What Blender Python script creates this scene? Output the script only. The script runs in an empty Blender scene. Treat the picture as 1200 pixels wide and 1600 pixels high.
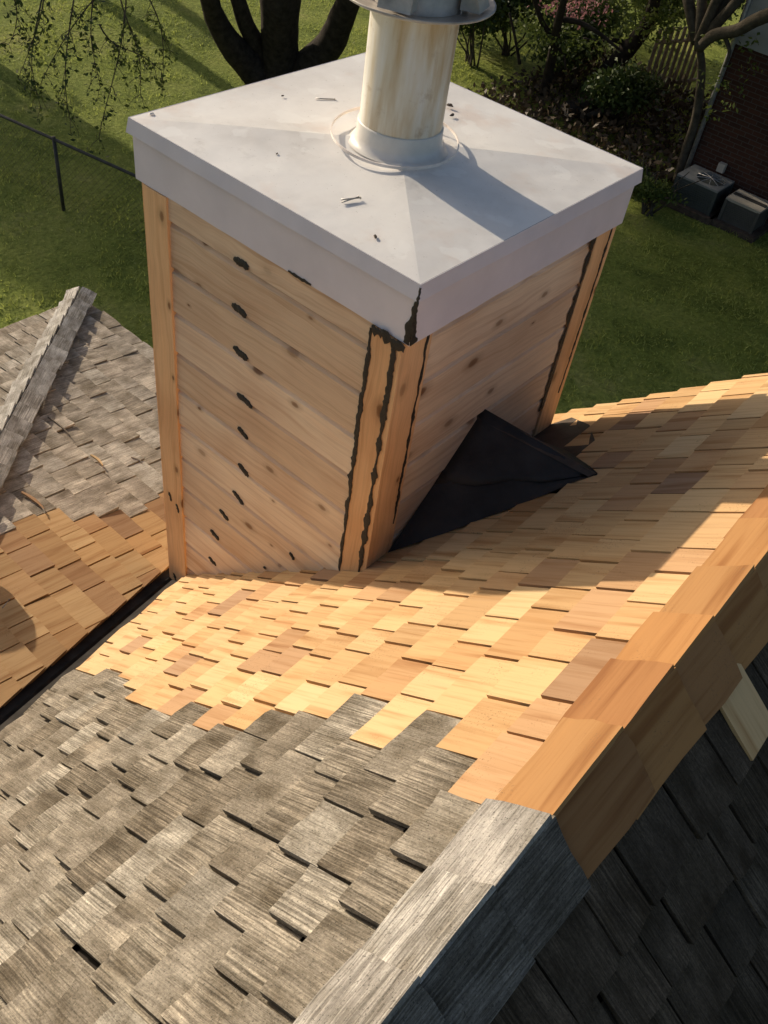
import bpy, math, random
import numpy as np
from mathutils import Matrix, Vector

random.seed(7)
RNG = np.random.default_rng(11)
SC = bpy.context.scene
COL = SC.collection

# ------------------------------------------------------------------ camera
CAM = np.array([1.2385, -1.7948, 1.3006])
RC = np.array([[0.7441, 0.6569, 0.1219], [0.5363, -0.4785, -0.6953], [-0.3984, 0.5828, -0.7083]])
FPX = 1415.2                                       # focal length in pixels of a 1600 px high frame
cam_d = bpy.data.cameras.new('camera')
cam_d.sensor_fit = 'VERTICAL'; cam_d.sensor_height = 36.0; cam_d.lens = 36.0 * FPX / 1600.0
cam_d.clip_start = 0.05; cam_d.clip_end = 2000
cam = bpy.data.objects.new('camera', cam_d); COL.objects.link(cam)
cam.matrix_world = Matrix(((RC[0][0], -RC[1][0], -RC[2][0], CAM[0]),
                           (RC[0][1], -RC[1][1], -RC[2][1], CAM[1]),
                           (RC[0][2], -RC[1][2], -RC[2][2], CAM[2]), (0, 0, 0, 1)))
SC.camera = cam

# ------------------------------------------------------------------ light
SUN = Vector((-1.0, 0.095, 0.385)).normalized()    # towards the sun
world = bpy.data.worlds.new('World'); SC.world = world; world.use_nodes = True
wn = world.node_tree.nodes; wl = world.node_tree.links
sky = wn.new('ShaderNodeTexSky'); sky.sky_type = 'NISHITA'; sky.sun_disc = False
sky.sun_elevation = math.asin(SUN.z); sky.sun_rotation = math.atan2(SUN.x, SUN.y)
sky.air_density = 1.0; sky.dust_density = 3.5; sky.ozone_density = 1.0
bg = wn['Background']; bg.inputs['Strength'].default_value = 0.12
wl.new(sky.outputs[0], bg.inputs['Color'])
sun_d = bpy.data.lights.new('sun', 'SUN'); sun_d.energy = 4.9; sun_d.angle = math.radians(0.6)
sun_d.color = (1.0, 0.86, 0.66)
sun = bpy.data.objects.new('sun', sun_d); COL.objects.link(sun)
sun.rotation_euler = SUN.to_track_quat('Z', 'Y').to_euler()
sun.location = (-20, 2, 12)
SC.view_settings.view_transform = 'Standard'; SC.view_settings.look = 'None'
SC.view_settings.exposure = 0.0; SC.view_settings.gamma = 1.0

# ------------------------------------------------------------------ helpers
WORLD = {}

def at(px, py, z=None, y=None, x=None, dist=None):
    """A pixel of the 1200x1600 photograph to a point on a level or upright plane, or at a distance."""
    d = RC.T @ np.array([px - 600.0, py - 800.0, FPX])
    if z is not None: t = (z - CAM[2]) / d[2]
    elif y is not None: t = (y - CAM[1]) / d[1]
    elif x is not None: t = (x - CAM[0]) / d[0]
    else: t = dist / np.linalg.norm(d)
    return CAM + t * d

def proj(P):
    q = RC @ (np.asarray(P, float) - CAM)
    if q[2] < 0.05: return None
    return 600 + FPX * q[0] / q[2], 800 + FPX * q[1] / q[2]

def link(name, data, parent=None, M=None):
    o = bpy.data.objects.new(name, data); COL.objects.link(o)
    M = M if M is not None else Matrix.Identity(4)
    o.matrix_basis = M
    if parent is not None:
        o.parent = parent; o.matrix_parent_inverse = WORLD[parent.name].inverted()
    WORLD[o.name] = M.copy()
    return o

def empty(name, loc, label, cat, group=None):
    o = link(name, None, None, Matrix.Translation(loc)); o.empty_display_size = 0.2
    tag(o, label, cat, group); return o

def tag(o, label=None, cat=None, group=None, kind=None):
    if label: o['label'] = label
    if cat: o['category'] = cat
    if group: o['group'] = group
    if kind: o['kind'] = kind
    return o

class MB:
    """Collects verts, faces, a grain coordinate per vertex and a random number per face."""
    def __init__(s): s.v = []; s.f = []; s.l = []; s.r = []; s.sm = []
    def add(s, verts, faces, loc=None, rnd=0.5, smooth=False):
        b = len(s.v); s.v += [tuple(p) for p in verts]
        s.l += [tuple(p) for p in (loc if loc is not None else verts)]
        s.f += [tuple(i + b for i in f) for f in faces]
        s.r += [rnd] * len(faces); s.sm += [smooth] * len(faces)
        return s
    def box(s, x0, y0, z0, x1, y1, z1, loc=None, rnd=0.5, M=None):
        vs = [(x, y, z) for z in (z0, z1) for y in (y0, y1) for x in (x0, x1)]
        if M is not None: vs = [tuple(M @ Vector(p)) for p in vs]
        return s.add(vs, [(0, 2, 3, 1), (4, 5, 7, 6), (0, 1, 5, 4), (2, 6, 7, 3), (0, 4, 6, 2), (1, 3, 7, 5)], loc, rnd)
    def tube(s, pts, rad, n=8, rnd=0.5, cap=True, smooth=True):
        pts = [Vector(p) for p in pts]; m = len(pts); ring = []
        if not hasattr(rad, '__len__'): rad = [rad] * m
        side = None
        for i, p in enumerate(pts):
            t = (pts[min(i + 1, m - 1)] - pts[max(i - 1, 0)]).normalized()
            if side is None: side = t.orthogonal().normalized()
            side = (side - t * side.dot(t)).normalized(); up = t.cross(side)
            ring += [p + (side * math.cos(2 * math.pi * k / n) + up * math.sin(2 * math.pi * k / n)) * rad[i] for k in range(n)]
        fs = [(i * n + k, i * n + (k + 1) % n, (i + 1) * n + (k + 1) % n, (i + 1) * n + k) for i in range(m - 1) for k in range(n)]
        if cap: fs += [tuple(range(n))[::-1], tuple(range((m - 1) * n, m * n))]
        return s.add(ring, fs, None, rnd, smooth)
    def lathe(s, prof, c=(0, 0, 0), n=48, smooth=True, rnd=0.5):
        vs = [(c[0] + r * math.cos(2 * math.pi * k / n), c[1] + r * math.sin(2 * math.pi * k / n), c[2] + z) for r, z in prof for k in range(n)]
        fs = [(i * n + k, i * n + (k + 1) % n, (i + 1) * n + (k + 1) % n, (i + 1) * n + k) for i in range(len(prof) - 1) for k in range(n)]
        return s.add(vs, fs, None, rnd, smooth)
    def build(s, name, mat, parent=None, M=None):
        me = bpy.data.meshes.new(name); me.from_pydata(s.v, [], s.f)
        a = me.attributes.new('loc', 'FLOAT_VECTOR', 'POINT'); a.data.foreach_set('vector', np.array(s.l, dtype=np.float32).ravel())
        a = me.attributes.new('rnd', 'FLOAT', 'FACE'); a.data.foreach_set('value', np.array(s.r, dtype=np.float32))
        if any(s.sm): me.polygons.foreach_set('use_smooth', s.sm)
        me.materials.append(mat); me.update()
        return link(name, me, parent, M)

def np_mesh(name, verts, faces, mat, rnd=None, parent=None):
    """A big mesh of equal faces from arrays."""
    me = bpy.data.meshes.new(name); k = faces.shape[1]; n = len(faces)
    me.vertices.add(len(verts)); me.vertices.foreach_set('co', verts.astype(np.float32).ravel())
    me.loops.add(n * k); me.loops.foreach_set('vertex_index', faces.astype(np.int32).ravel())
    me.polygons.add(n); me.polygons.foreach_set('loop_start', np.arange(0, n * k, k, dtype=np.int32))
    if rnd is not None:
        a = me.attributes.new('rnd', 'FLOAT', 'FACE'); a.data.foreach_set('value', rnd.astype(np.float32))
    me.update(calc_edges=True); me.validate()
    me.materials.append(mat)
    return link(name, me, parent)

# ------------------------------------------------------------------ materials
class Mat:
    def __init__(s, name, rough=0.8, spec=0.3):
        s.m = bpy.data.materials.new(name); s.m.use_nodes = True
        s.t = s.m.node_tree; s.b = s.t.nodes['Principled BSDF']
        s.b.inputs['Roughness'].default_value = rough
        s.b.inputs['Specular IOR Level'].default_value = spec
    def n(s, typ, ins=None, **kw):
        nd = s.t.nodes.new('ShaderNode' + typ)
        for k, v in kw.items(): setattr(nd, k, v)
        for k, v in (ins or {}).items():
            sk = nd.inputs[k]
            if isinstance(v, bpy.types.NodeSocket): s.t.links.new(v, sk)
            else: sk.default_value = v
        return nd
    def attr(s, name): return s.n('Attribute', attribute_name=name)
    def scale(s, vec, sc, off=None):
        o = s.n('VectorMath', {0: vec, 1: sc}, operation='MULTIPLY').outputs[0]
        if off is not None: o = s.n('VectorMath', {0: o, 1: off}, operation='ADD').outputs[0]
        return o
    def noise(s, vec, sc, det=4, rough=0.55, dist=0.0):
        return s.n('TexNoise', {'Vector': vec, 'Scale': sc, 'Detail': det, 'Roughness': rough, 'Distortion': dist}).outputs[0]
    def ramp(s, fac, stops, interp='LINEAR'):
        r = s.n('ValToRGB', {'Fac': fac}); e = r.color_ramp; e.interpolation = interp
        while len(e.elements) < len(stops): e.elements.new(0.5)
        for el, (p, c) in zip(e.elements, stops):
            el.position = p; el.color = (c, c, c, 1) if not hasattr(c, '__len__') else (*c, 1)
        return r.outputs[0]
    def math(s, op, a, b=0.5, clamp=False): return s.n('Math', {0: a, 1: b}, operation=op, use_clamp=clamp).outputs[0]
    def mix(s, fac, a, b, blend='MIX'):
        m = s.n('Mix', data_type='RGBA', blend_type=blend)
        for i, v in ((0, fac), (6, a), (7, b)):
            if isinstance(v, bpy.types.NodeSocket): s.t.links.new(v, m.inputs[i])
            else: m.inputs[i].default_value = v if i == 0 else (*v, 1)
        return m.outputs[2]
    def color(s, c):
        if isinstance(c, bpy.types.NodeSocket): s.t.links.new(c, s.b.inputs['Base Color'])
        else: s.b.inputs['Base Color'].default_value = (*c, 1)
    def bump(s, h, strength=0.4, dist=0.004):
        b = s.n('Bump', {'Height': h, 'Strength': strength, 'Distance': dist})
        s.t.links.new(b.outputs[0], s.b.inputs['Normal'])

def offs(m, rnd, k=37.0):
    return m.n('CombineXYZ', {0: m.math('MULTIPLY', rnd, k), 1: m.math('MULTIPLY', rnd, k * 1.7), 2: m.math('MULTIPLY', rnd, k * 0.6)}).outputs[0]

def mat_new_cedar(name='fresh_cedar', gain=1.0, tint=(1, 1, 1)):
    m = Mat(name, 0.72, 0.25); loc = m.attr('loc').outputs[1]; r = m.attr('rnd').outputs[2]
    p = m.n('VectorMath', {0: loc, 1: offs(m, r)}, operation='ADD').outputs[0]
    base = m.ramp(r, [((0, .11, .22, .33, .44, .55, .66, .77, .93, 1.0)[k], tuple(v * gain * t for v, t in zip(c, tint))) for k, c in enumerate(((.62, .39, .18), (.57, .335, .145), (.66, .44, .215), (.53, .30, .125), (.68, .465, .235),
                      (.60, .36, .155), (.64, .41, .195), (.55, .315, .14), (.47, .27, .13), (.30, .18, .105)))])
    tone = m.n('TexWhiteNoise', {'W': m.math('MULTIPLY', r, 91.7)}, noise_dimensions='1D').outputs[0]
    base = m.mix(1.0, base, m.ramp(tone, [(0.0, (.84, .80, .76)), (0.25, (.96, .94, .92)), (1.0, (1.12, 1.12, 1.12))]), 'MULTIPLY')
    g = m.noise(m.scale(p, (95, 2.4, 30)), 1.0, 5, 0.6)
    c = m.mix(1.0, base, m.ramp(g, [(0.25, (.80, .72, .62)), (0.5, (1, 1, 1)), (0.8, (1.07, 1.06, 1.04))]), 'MULTIPLY')
    w = m.noise(m.scale(p, (22, 1.6, 8)), 1.0, 3, 0.5, 0.6)
    c = m.mix(1.0, c, m.ramp(w, [(0.28, (.70, .58, .47)), (0.40, (.90, .85, .79)), (0.5, (1, 1, 1)), (1.0, (1.06, 1.05, 1.02))]), 'MULTIPLY')
    s1 = m.noise(p, 190, 2, 0.6); s2 = m.noise(p, 7, 2)
    spot = m.math('MULTIPLY', m.ramp(s1, [(0.60, 0.0), (0.68, 1.0)]), m.ramp(s2, [(0.52, 0.0), (0.66, 0.75)]))
    c = m.mix(spot, c, (.20, .11, .05))
    m.color(c); m.bump(m.math('ADD', g, m.math('MULTIPLY', s1, 0.35)), 0.35, 0.0015)
    return m.m

def mat_weathered(name, stops, dark=1.0, contrast=0.62, grit=0.6):
    m = Mat(name, 0.9, 0.12); loc = m.attr('loc').outputs[1]; r = m.attr('rnd').outputs[2]
    p = m.n('VectorMath', {0: loc, 1: offs(m, r)}, operation='ADD').outputs[0]
    base = m.ramp(r, stops)
    wob = m.noise(m.scale(p, (9, 3, 9)), 1.0, 2)
    px = m.n('VectorMath', {0: p, 1: m.n('CombineXYZ', {0: m.math('MULTIPLY', wob, 0.020)}).outputs[0]}, operation='ADD').outputs[0]
    st = m.noise(m.scale(px, (240, 3.6, 10)), 1.0, 3, 0.55)                       # coarse ridges along the grain
    fine = m.noise(m.scale(px, (330, 7, 60)), 1.0, 4, 0.65)
    rr = m.n('TexWhiteNoise', {'W': r}, noise_dimensions='1D').outputs[0]
    stc = m.ramp(st, [(0.36, (.34, .32, .29)), (0.45, (.66, .64, .61)), (0.51, (1.0, .99, .97)), (0.57, (1.40, 1.39, 1.36)), (0.68, (1.85, 1.84, 1.80))])
    amt = m.ramp(rr, [(0.15, 0.12 * contrast), (0.5, 0.45 * contrast), (0.62, 1.0 * contrast)])
    c = m.mix(amt, base, m.mix(1.0, base, stc, 'MULTIPLY'))
    c = m.mix(1.0, c, m.ramp(fine, [(0.3, (.55, .53, .50)), (0.5, (1, 1, 1)), (0.75, (1.35, 1.34, 1.32))]), 'MULTIPLY')
    bl = m.noise(m.scale(p, (13, 7, 9)), 1.0, 5, 0.6)
    c = m.mix(1.0, c, m.ramp(bl, [(0.33, (.58, .55, .50)), (0.46, (.90, .89, .87)), (0.55, (1.12, 1.12, 1.12)), (0.66, (1.55, 1.55, 1.55))]), 'MULTIPLY')
    gr = m.noise(m.scale(p, (230, 120, 120)), 1.0, 4, 0.7)
    c = m.mix(grit, c, m.ramp(gr, [(0.30, (.42, .40, .37)), (0.46, (.88, .87, .85)), (0.56, (1.10, 1.09, 1.08)), (0.72, (1.75, 1.73, 1.68))]), 'MULTIPLY')
    sp = m.noise(p, 260, 2, 0.6)
    c = m.mix(m.ramp(sp, [(0.60, 0.0), (0.74, 0.35)]), c, (.42 * dark, .39 * dark, .34 * dark))
    c = m.mix(m.ramp(sp, [(0.30, 0.75), (0.40, 0.0)]), c, (.03, .028, .024))
    m.color(c)
    h = m.math('ADD', m.math('ADD', m.math('MULTIPLY', st, m.math('ADD', amt, 0.2)), m.math('MULTIPLY', fine, 0.45)), m.math('MULTIPLY', gr, 0.5))
    m.bump(h, 0.9, 0.006)
    return m.m

def mat_siding(name, a, b, knots=True):
    m = Mat(name, 0.62, 0.25); loc = m.attr('loc').outputs[1]; r = m.attr('rnd').outputs[2]
    p = m.n('VectorMath', {0: loc, 1: offs(m, r, 13.0)}, operation='ADD').outputs[0]
    base = m.mix(r, a, b)
    wob = m.noise(m.scale(p, (5, 2, 5)), 1.0, 3)
    px = m.n('VectorMath', {0: p, 1: m.n('CombineXYZ', {0: m.math('MULTIPLY', wob, 0.09)}).outputs[0]}, operation='ADD').outputs[0]
    g = m.noise(m.scale(px, (42, 0.9, 30)), 1.0, 4, 0.55)
    c = m.mix(1.0, base, m.ramp(g, [(0.28, (.82, .73, .66)), (0.48, (1, 1, 1)), (0.75, (1.08, 1.06, 1.03))]), 'MULTIPLY')
    f = m.noise(m.scale(px, (240, 5, 60)), 1.0, 3, 0.6)
    c = m.mix(1.0, c, m.ramp(f, [(0.3, (.90, .87, .84)), (0.6, (1.03, 1.02, 1.01))]), 'MULTIPLY')
    bl = m.noise(m.scale(p, (4, 2, 4)), 1.0, 3)
    c = m.mix(1.0, c, m.ramp(bl, [(0.35, (.88, .80, .74)), (0.6, (1.04, 1.03, 1.0))]), 'MULTIPLY')
    if knots:
        vo = m.n('TexVoronoi', {'Vector': m.scale(p, (6.0, 3.4, 0.0)), 'Scale': 1.0, 'Randomness': 1.0}, voronoi_dimensions='2D')
        sep = m.n('SeparateColor', {0: vo.outputs['Color']})
        dd = m.math('DIVIDE', m.math('ADD', vo.outputs['Distance'], m.math('MULTIPLY', m.noise(p, 60, 2), 0.03)), m.math('ADD', m.math('MULTIPLY', sep.outputs[1], 1.1), 0.35))
        k = m.ramp(dd, [(0.0, 1.0), (0.065, 0.85), (0.095, 0.30), (0.19, 0.0)])
        k = m.math('MULTIPLY', k, m.ramp(sep.outputs[0], [(0.35, 0.0), (0.42, 0.55), (0.9, 1.0)]))
        c = m.mix(k, c, (.17, .075, .03))
    m.color(c); m.bump(m.math('ADD', g, f), 0.25, 0.0012)
    return m.m

def mat_plain(name, col, rough=0.7, spec=0.3, var=0.25, sc=6.0, metal=0.0, bump=0.0):
    m = Mat(name, rough, spec); co = m.n('TexCoord').outputs['Object']
    n = m.noise(co, sc, 5, 0.6)
    lo = tuple(x * (1 - var) for x in col); hi = tuple(min(1, x * (1 + var)) for x in col)
    m.color(m.ramp(n, [(0.3, lo), (0.7, hi)])); m.b.inputs['Metallic'].default_value = metal
    if bump: m.bump(m.noise(co, sc * 6, 4), bump, 0.01)
    return m.m

def mat_cap():
    m = Mat('chase_cover_paint', 0.45, 0.4); co = m.n('TexCoord').outputs['Object']
    base = m.ramp(m.noise(co, 3.0, 5, 0.6), [(0.3, (.61, .585, .56)), (0.5, (.72, .70, .68)), (0.72, (.79, .775, .755))])
    rust = m.ramp(m.noise(m.scale(co, (1, 1, 1), (4, 2, 0)), 3.4, 4, 0.6), [(0.56, 0.0), (0.70, 0.30)])
    c = m.mix(rust, base, (.58, .40, .30))
    pale = m.ramp(m.noise(m.scale(co, (1, 1, 1), (9, 7, 3)), 6.0, 3, 0.5), [(0.60, 0.0), (0.63, 0.55)])
    c = m.mix(pale, c, (.80, .79, .77))
    dirt = m.ramp(m.noise(m.scale(co, (1, 1, 1), (2, 9, 5)), 9, 5, 0.7), [(0.60, 0.0), (0.74, 0.30)])
    c = m.mix(dirt, c, (.36, .33, .30))
    speck = m.ramp(m.noise(co, 120, 2, 0.6), [(0.70, 0.0), (0.76, 0.6)])
    c = m.mix(speck, c, (.25, .2, .17))
    m.color(c); m.bump(m.noise(co, 5, 4, 0.5), 0.25, 0.02)
    return m.m

def mat_flue():
    m = Mat('flue_enamel', 0.42, 0.45); co = m.n('TexCoord').outputs['Object']
    n = m.noise(m.scale(co, (9, 9, 1.1)), 1.0, 5, 0.6, 0.3)
    c = m.ramp(n, [(0.34, (.40, .27, .14)), (0.44, (.57, .44, .28)), (0.53, (.69, .62, .50)), (0.64, (.78, .76, .72))])
    s = m.ramp(m.noise(m.scale(co, (1, 1, 1), (3, 1, 7)), 16, 4, 0.7), [(0.60, 0.0), (0.74, 0.5)])
    c = m.mix(s, c, (.38, .27, .17)); m.color(c)
    m.bump(m.noise(co, 12, 3), 0.15, 0.01)
    return m.m

def mat_leaf(name, a, b, trans=0.25):
    m = Mat(name, 0.6, 0.3); r = m.attr('rnd').outputs[2]
    c = m.mix(r, a, b); m.color(c)
    tr = m.n('BsdfTranslucent', {'Color': m.mix(0.5, c, b)})
    mx = m.n('MixShader', {0: trans, 1: m.b.outputs[0], 2: tr.outputs[0]})
    out = m.t.nodes['Material Output']; m.t.links.new(mx.outputs[0], out.inputs['Surface'])
    return m.m

def mat_lawn():
    m = Mat('lawn_turf', 0.95, 0.1); co = m.n('TexCoord').outputs['Object']
    n = m.noise(co, 0.9, 6, 0.65); n2 = m.noise(co, 14, 5, 0.7)
    c = m.ramp(n, [(0.3, (.11, .145, .03)), (0.45, (.21, .26, .055)), (0.58, (.27, .31, .075)), (0.72, (.34, .34, .12))])
    c = m.mix(1.0, c, m.ramp(n2, [(0.3, (.6, .62, .55)), (0.55, (1, 1, 1)), (0.75, (1.35, 1.3, 1.2))]), 'MULTIPLY')
    m.color(c); m.bump(n2, 0.9, 0.12)
    return m.m

def mat_brick():
    m = Mat('neighbour_brick', 0.9, 0.15); co = m.n('TexCoord').outputs['Object']
    sp = m.n('SeparateXYZ', {0: co})
    v = m.n('CombineXYZ', {0: m.math('ADD', sp.outputs[0], sp.outputs[1]), 1: sp.outputs[2]}).outputs[0]
    b = m.n('TexBrick', {'Vector': v, 'Color1': (.075, .032, .022, 1), 'Color2': (.05, .023, .017, 1), 'Mortar': (.085, .07, .06, 1), 'Scale': 1.0,
                         'Mortar Size': 0.006, 'Brick Width': 0.21, 'Row Height': 0.072})
    m.color(b.outputs[0]); m.bump(b.outputs[1], -0.4, 0.006)
    return m.m

CEDAR = mat_new_cedar('fresh_cedar', 0.97, (1.0, 1.055, 1.16))
CEDAR_B = mat_new_cedar('fresh_cedar_tan', 0.70)
CEDAR_CAP = mat_new_cedar('red_cap_cedar', 0.62, (1.06, .88, .72))
WEATH = mat_weathered('weathered_cedar', [(0.0, (.215, .184, .146)), (0.2, (.29, .258, .214)), (0.4, (.18, .152, .118)), (0.6, (.25, .218, .177)), (0.8, (.35, .32, .275)), (1.0, (.155, .132, .104))])
WEATH_B = mat_weathered('weathered_cedar_smooth', [(0.0, (.30, .255, .21)), (0.25, (.38, .33, .275)), (0.5, (.27, .23, .185)), (0.75, (.35, .31, .265)), (1.0, (.42, .38, .33))], dark=.8, contrast=.3, grit=.25)
WEATH_SHADE_D = mat_weathered('shade_dark_cedar', [(0.0, (.072, .054, .038)), (0.3, (.098, .073, .052)), (0.6, (.054, .042, .031)), (1.0, (.118, .092, .068))], dark=.15, contrast=.5)  # shade on the slope facing away from the sun, painted in as dark tones
CAPGREY = mat_weathered('silvered_cap_cedar', [(0.0, (.33, .312, .29)), (0.5, (.41, .392, .37)), (1.0, (.30, .28, .26))], contrast=.5, grit=.3)
PINE = mat_siding('pine_siding', (.88, .745, .585), (.66, .51, .37))
TRIM = mat_siding('cedar_trim', (.80, .53, .30), (.74, .48, .27))
CAULK = mat_plain('black_caulk', (.022, .020, .019), 0.55, 0.4, 0.4, 40, bump=0.5)
CAP = mat_cap(); FLUE = mat_flue()
SKIRT = mat_plain('skirt_shade_tinted_paint', (.70, .675, .74), 0.5, 0.35, 0.07, 4)  # lilac tint paints in the bluish sky-lit shade on the skirt
COLLAR = mat_plain('flue_collar_enamel', (.64, .61, .57), 0.4, 0.45, 0.12, 9)
GALV = mat_plain('dull_galvanized_steel', (.34, .34, .36), 0.45, 0.5, 0.35, 14, 0.55)
RAINCAP = mat_plain('rain_cap_steel', (.46, .42, .38), 0.5, 0.45, 0.4, 9, 0.15)
VALLEY = mat_plain('valley_metal', (.035, .031, .028), 0.9, 0.08, 0.5, 8, 0.0)
FELT = mat_plain('black_underlayment', (.030, .029, .030), 0.6, 0.3, 0.4, 6, bump=0.35)
RUSTY = mat_plain('brown_flashing', (.075, .055, .043), 0.7, 0.3, 0.4, 12)
DECK = mat_plain('roof_deck_paper', (.035, .03, .026), 0.9, 0.1, 0.3, 5)
FASCIA = mat_plain('fascia_paint', (.42, .38, .33), 0.7, 0.3, 0.15, 3)
BRICKHOUSE = mat_brick()
NAIL = mat_plain('nail_steel', (.30, .29, .28), 0.4, 0.5, 0.2, 20, 0.8)
RING = mat_plain('ring_white_enamel', (.80, .72, .66), 0.4, 0.45, 0.2, 12)
BARK = mat_plain('dark_bark', (.038, .031, .026), 0.95, 0.1, 0.45, 9, bump=0.8)
BARK2 = mat_plain('grey_bark', (.075, .064, .05), 0.95, 0.1, 0.4, 9, bump=0.8)
LAWN = mat_lawn()
GRASS = mat_leaf('grass_blades', (.18, .23, .045), (.42, .47, .12), 0.45)
LEAF = mat_leaf('dark_leaves', (.028, .048, .012), (.075, .11, .025), 0.12)
LEAFB = mat_leaf('bright_leaves', (.055, .085, .018), (.14, .18, .04), 0.35)
PINK = mat_leaf('pink_blossom', (.30, .13, .15), (.45, .22, .22), 0.3)

# ------------------------------------------------------------------ ground
GZ = -5.25
def ground():
    mb = MB(); n = 60
    xs = list(np.linspace(-320, -32, 9)) + list(np.linspace(-30, 14, 45)) + list(np.linspace(18, 320, 9))
    ys = list(np.linspace(-320, -22, 9)) + list(np.linspace(-20, 34, 55)) + list(np.linspace(40, 320, 9))
    vs = [(x, y, GZ + (0.05 * math.sin(x * 0.9 + y * 0.3) + 0.05 * math.sin(y * 0.8 - x * 0.35)) * (1 if -30 <= x <= 14 and -20 <= y <= 34 else 0)) for y in ys for x in xs]
    w = len(xs)
    fs = [(j * w + i, j * w + i + 1, (j + 1) * w + i + 1, (j + 1) * w + i) for j in range(len(ys) - 1) for i in range(w - 1)]
    mb.add(vs, fs, smooth=True)
    tag(mb.build('lawn', LAWN), 'green lawn around the houses, streaked with tree shadows', kind='structure')
ground()

# ------------------------------------------------------------------ the house: roof planes
SA = 0.9075; XR = 1.105; ZR = -0.2125               # main roof pitch, ridge
SB = 0.273; SCc = 0.28                              # wing roof pitches
VX0, VDX = -1.2055, -0.301                          # valley: x = VX0 + VDX*y
ZV0 = ZR + SA * (VX0 - XR)
YW = -2.6                                           # wing ridge
YRAKE = 1.395; XEAVE = -4.02; YEAVE = 1.425
X0C, X1C, Y0C, Y1C = -1.192, -0.050, 0.024, 1.206     # chimney chase footprint
ca, sa = 1 / math.sqrt(1 + SA * SA), SA / math.sqrt(1 + SA * SA)
cb, sb = 1 / math.sqrt(1 + SB * SB), SB / math.sqrt(1 + SB * SB)
cc, scn = 1 / math.sqrt(1 + SCc * SCc), SCc / math.sqrt(1 + SCc * SCc)
zA = lambda x: ZR + SA * (x - XR)
zB = lambda y: ZV0 - SB * y
zC = lambda x: zB(1.403) + SCc * (x + 3.985)
zD = lambda x: ZR - SA * (x - XR)
hipx = lambda y: -3.985 - SB / SCc * (y - 1.403)

house = empty('house', (0.0, 0.0, GZ), 'house with steep cedar shingled roof, patched in fresh orange shingles around the chimney', 'house')

def slope_frame(O, ex, ey):
    ex, ey = Vector(ex), Vector(ey); ez = ex.cross(ey)
    return Matrix(((ex.x, ey.x, ez.x, O[0]), (ex.y, ey.y, ez.y, O[1]), (ex.z, ey.z, ez.z, O[2]), (0, 0, 0, 1)))
FA = slope_frame((XR, 0, ZR), (0, -1, 0), (ca, 0, sa))
FD = slope_frame((XR, 0, ZR), (0, 1, 0), (-ca, 0, sa))
FB = slope_frame((0, 0, ZV0), (-1, 0, 0), (0, -cb, sb))
FC = slope_frame((-3.985, 0, zC(-3.985)), (0, -1, 0), (cc, 0, scn))

def clip(poly, hps):
    """Cut a polygon by half planes a*p+b*q<=c."""
    for a, b, c in hps:
        out = []; n = len(poly)
        for i in range(n):
            P, Q = poly[i], poly[(i + 1) % n]
            dp, dq = a * P[0] + b * P[1] - c, a * Q[0] + b * Q[1] - c
            if dp <= 0: out.append(P)
            if (dp < 0 < dq) or (dq < 0 < dp):
                t = dp / (dp - dq); out.append((P[0] + t * (Q[0] - P[0]), P[1] + t * (Q[1] - P[1])))
        poly = out
        if len(poly) < 3: return []
    return poly

def hp_world(F, a, b, c):
    """World half plane a*x+b*y<=c in the slope's own coordinates."""
    ex, ey, O = F.col[0], F.col[1], F.col[3]
    return (a * ex[0] + b * ex[1], a * ey[0] + b * ey[1], c - a * O[0] - b * O[1])

def area(poly):
    return abs(sum(poly[i][0] * poly[(i + 1) % len(poly)][1] - poly[(i + 1) % len(poly)][0] * poly[i][1] for i in range(len(poly)))) / 2

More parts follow.
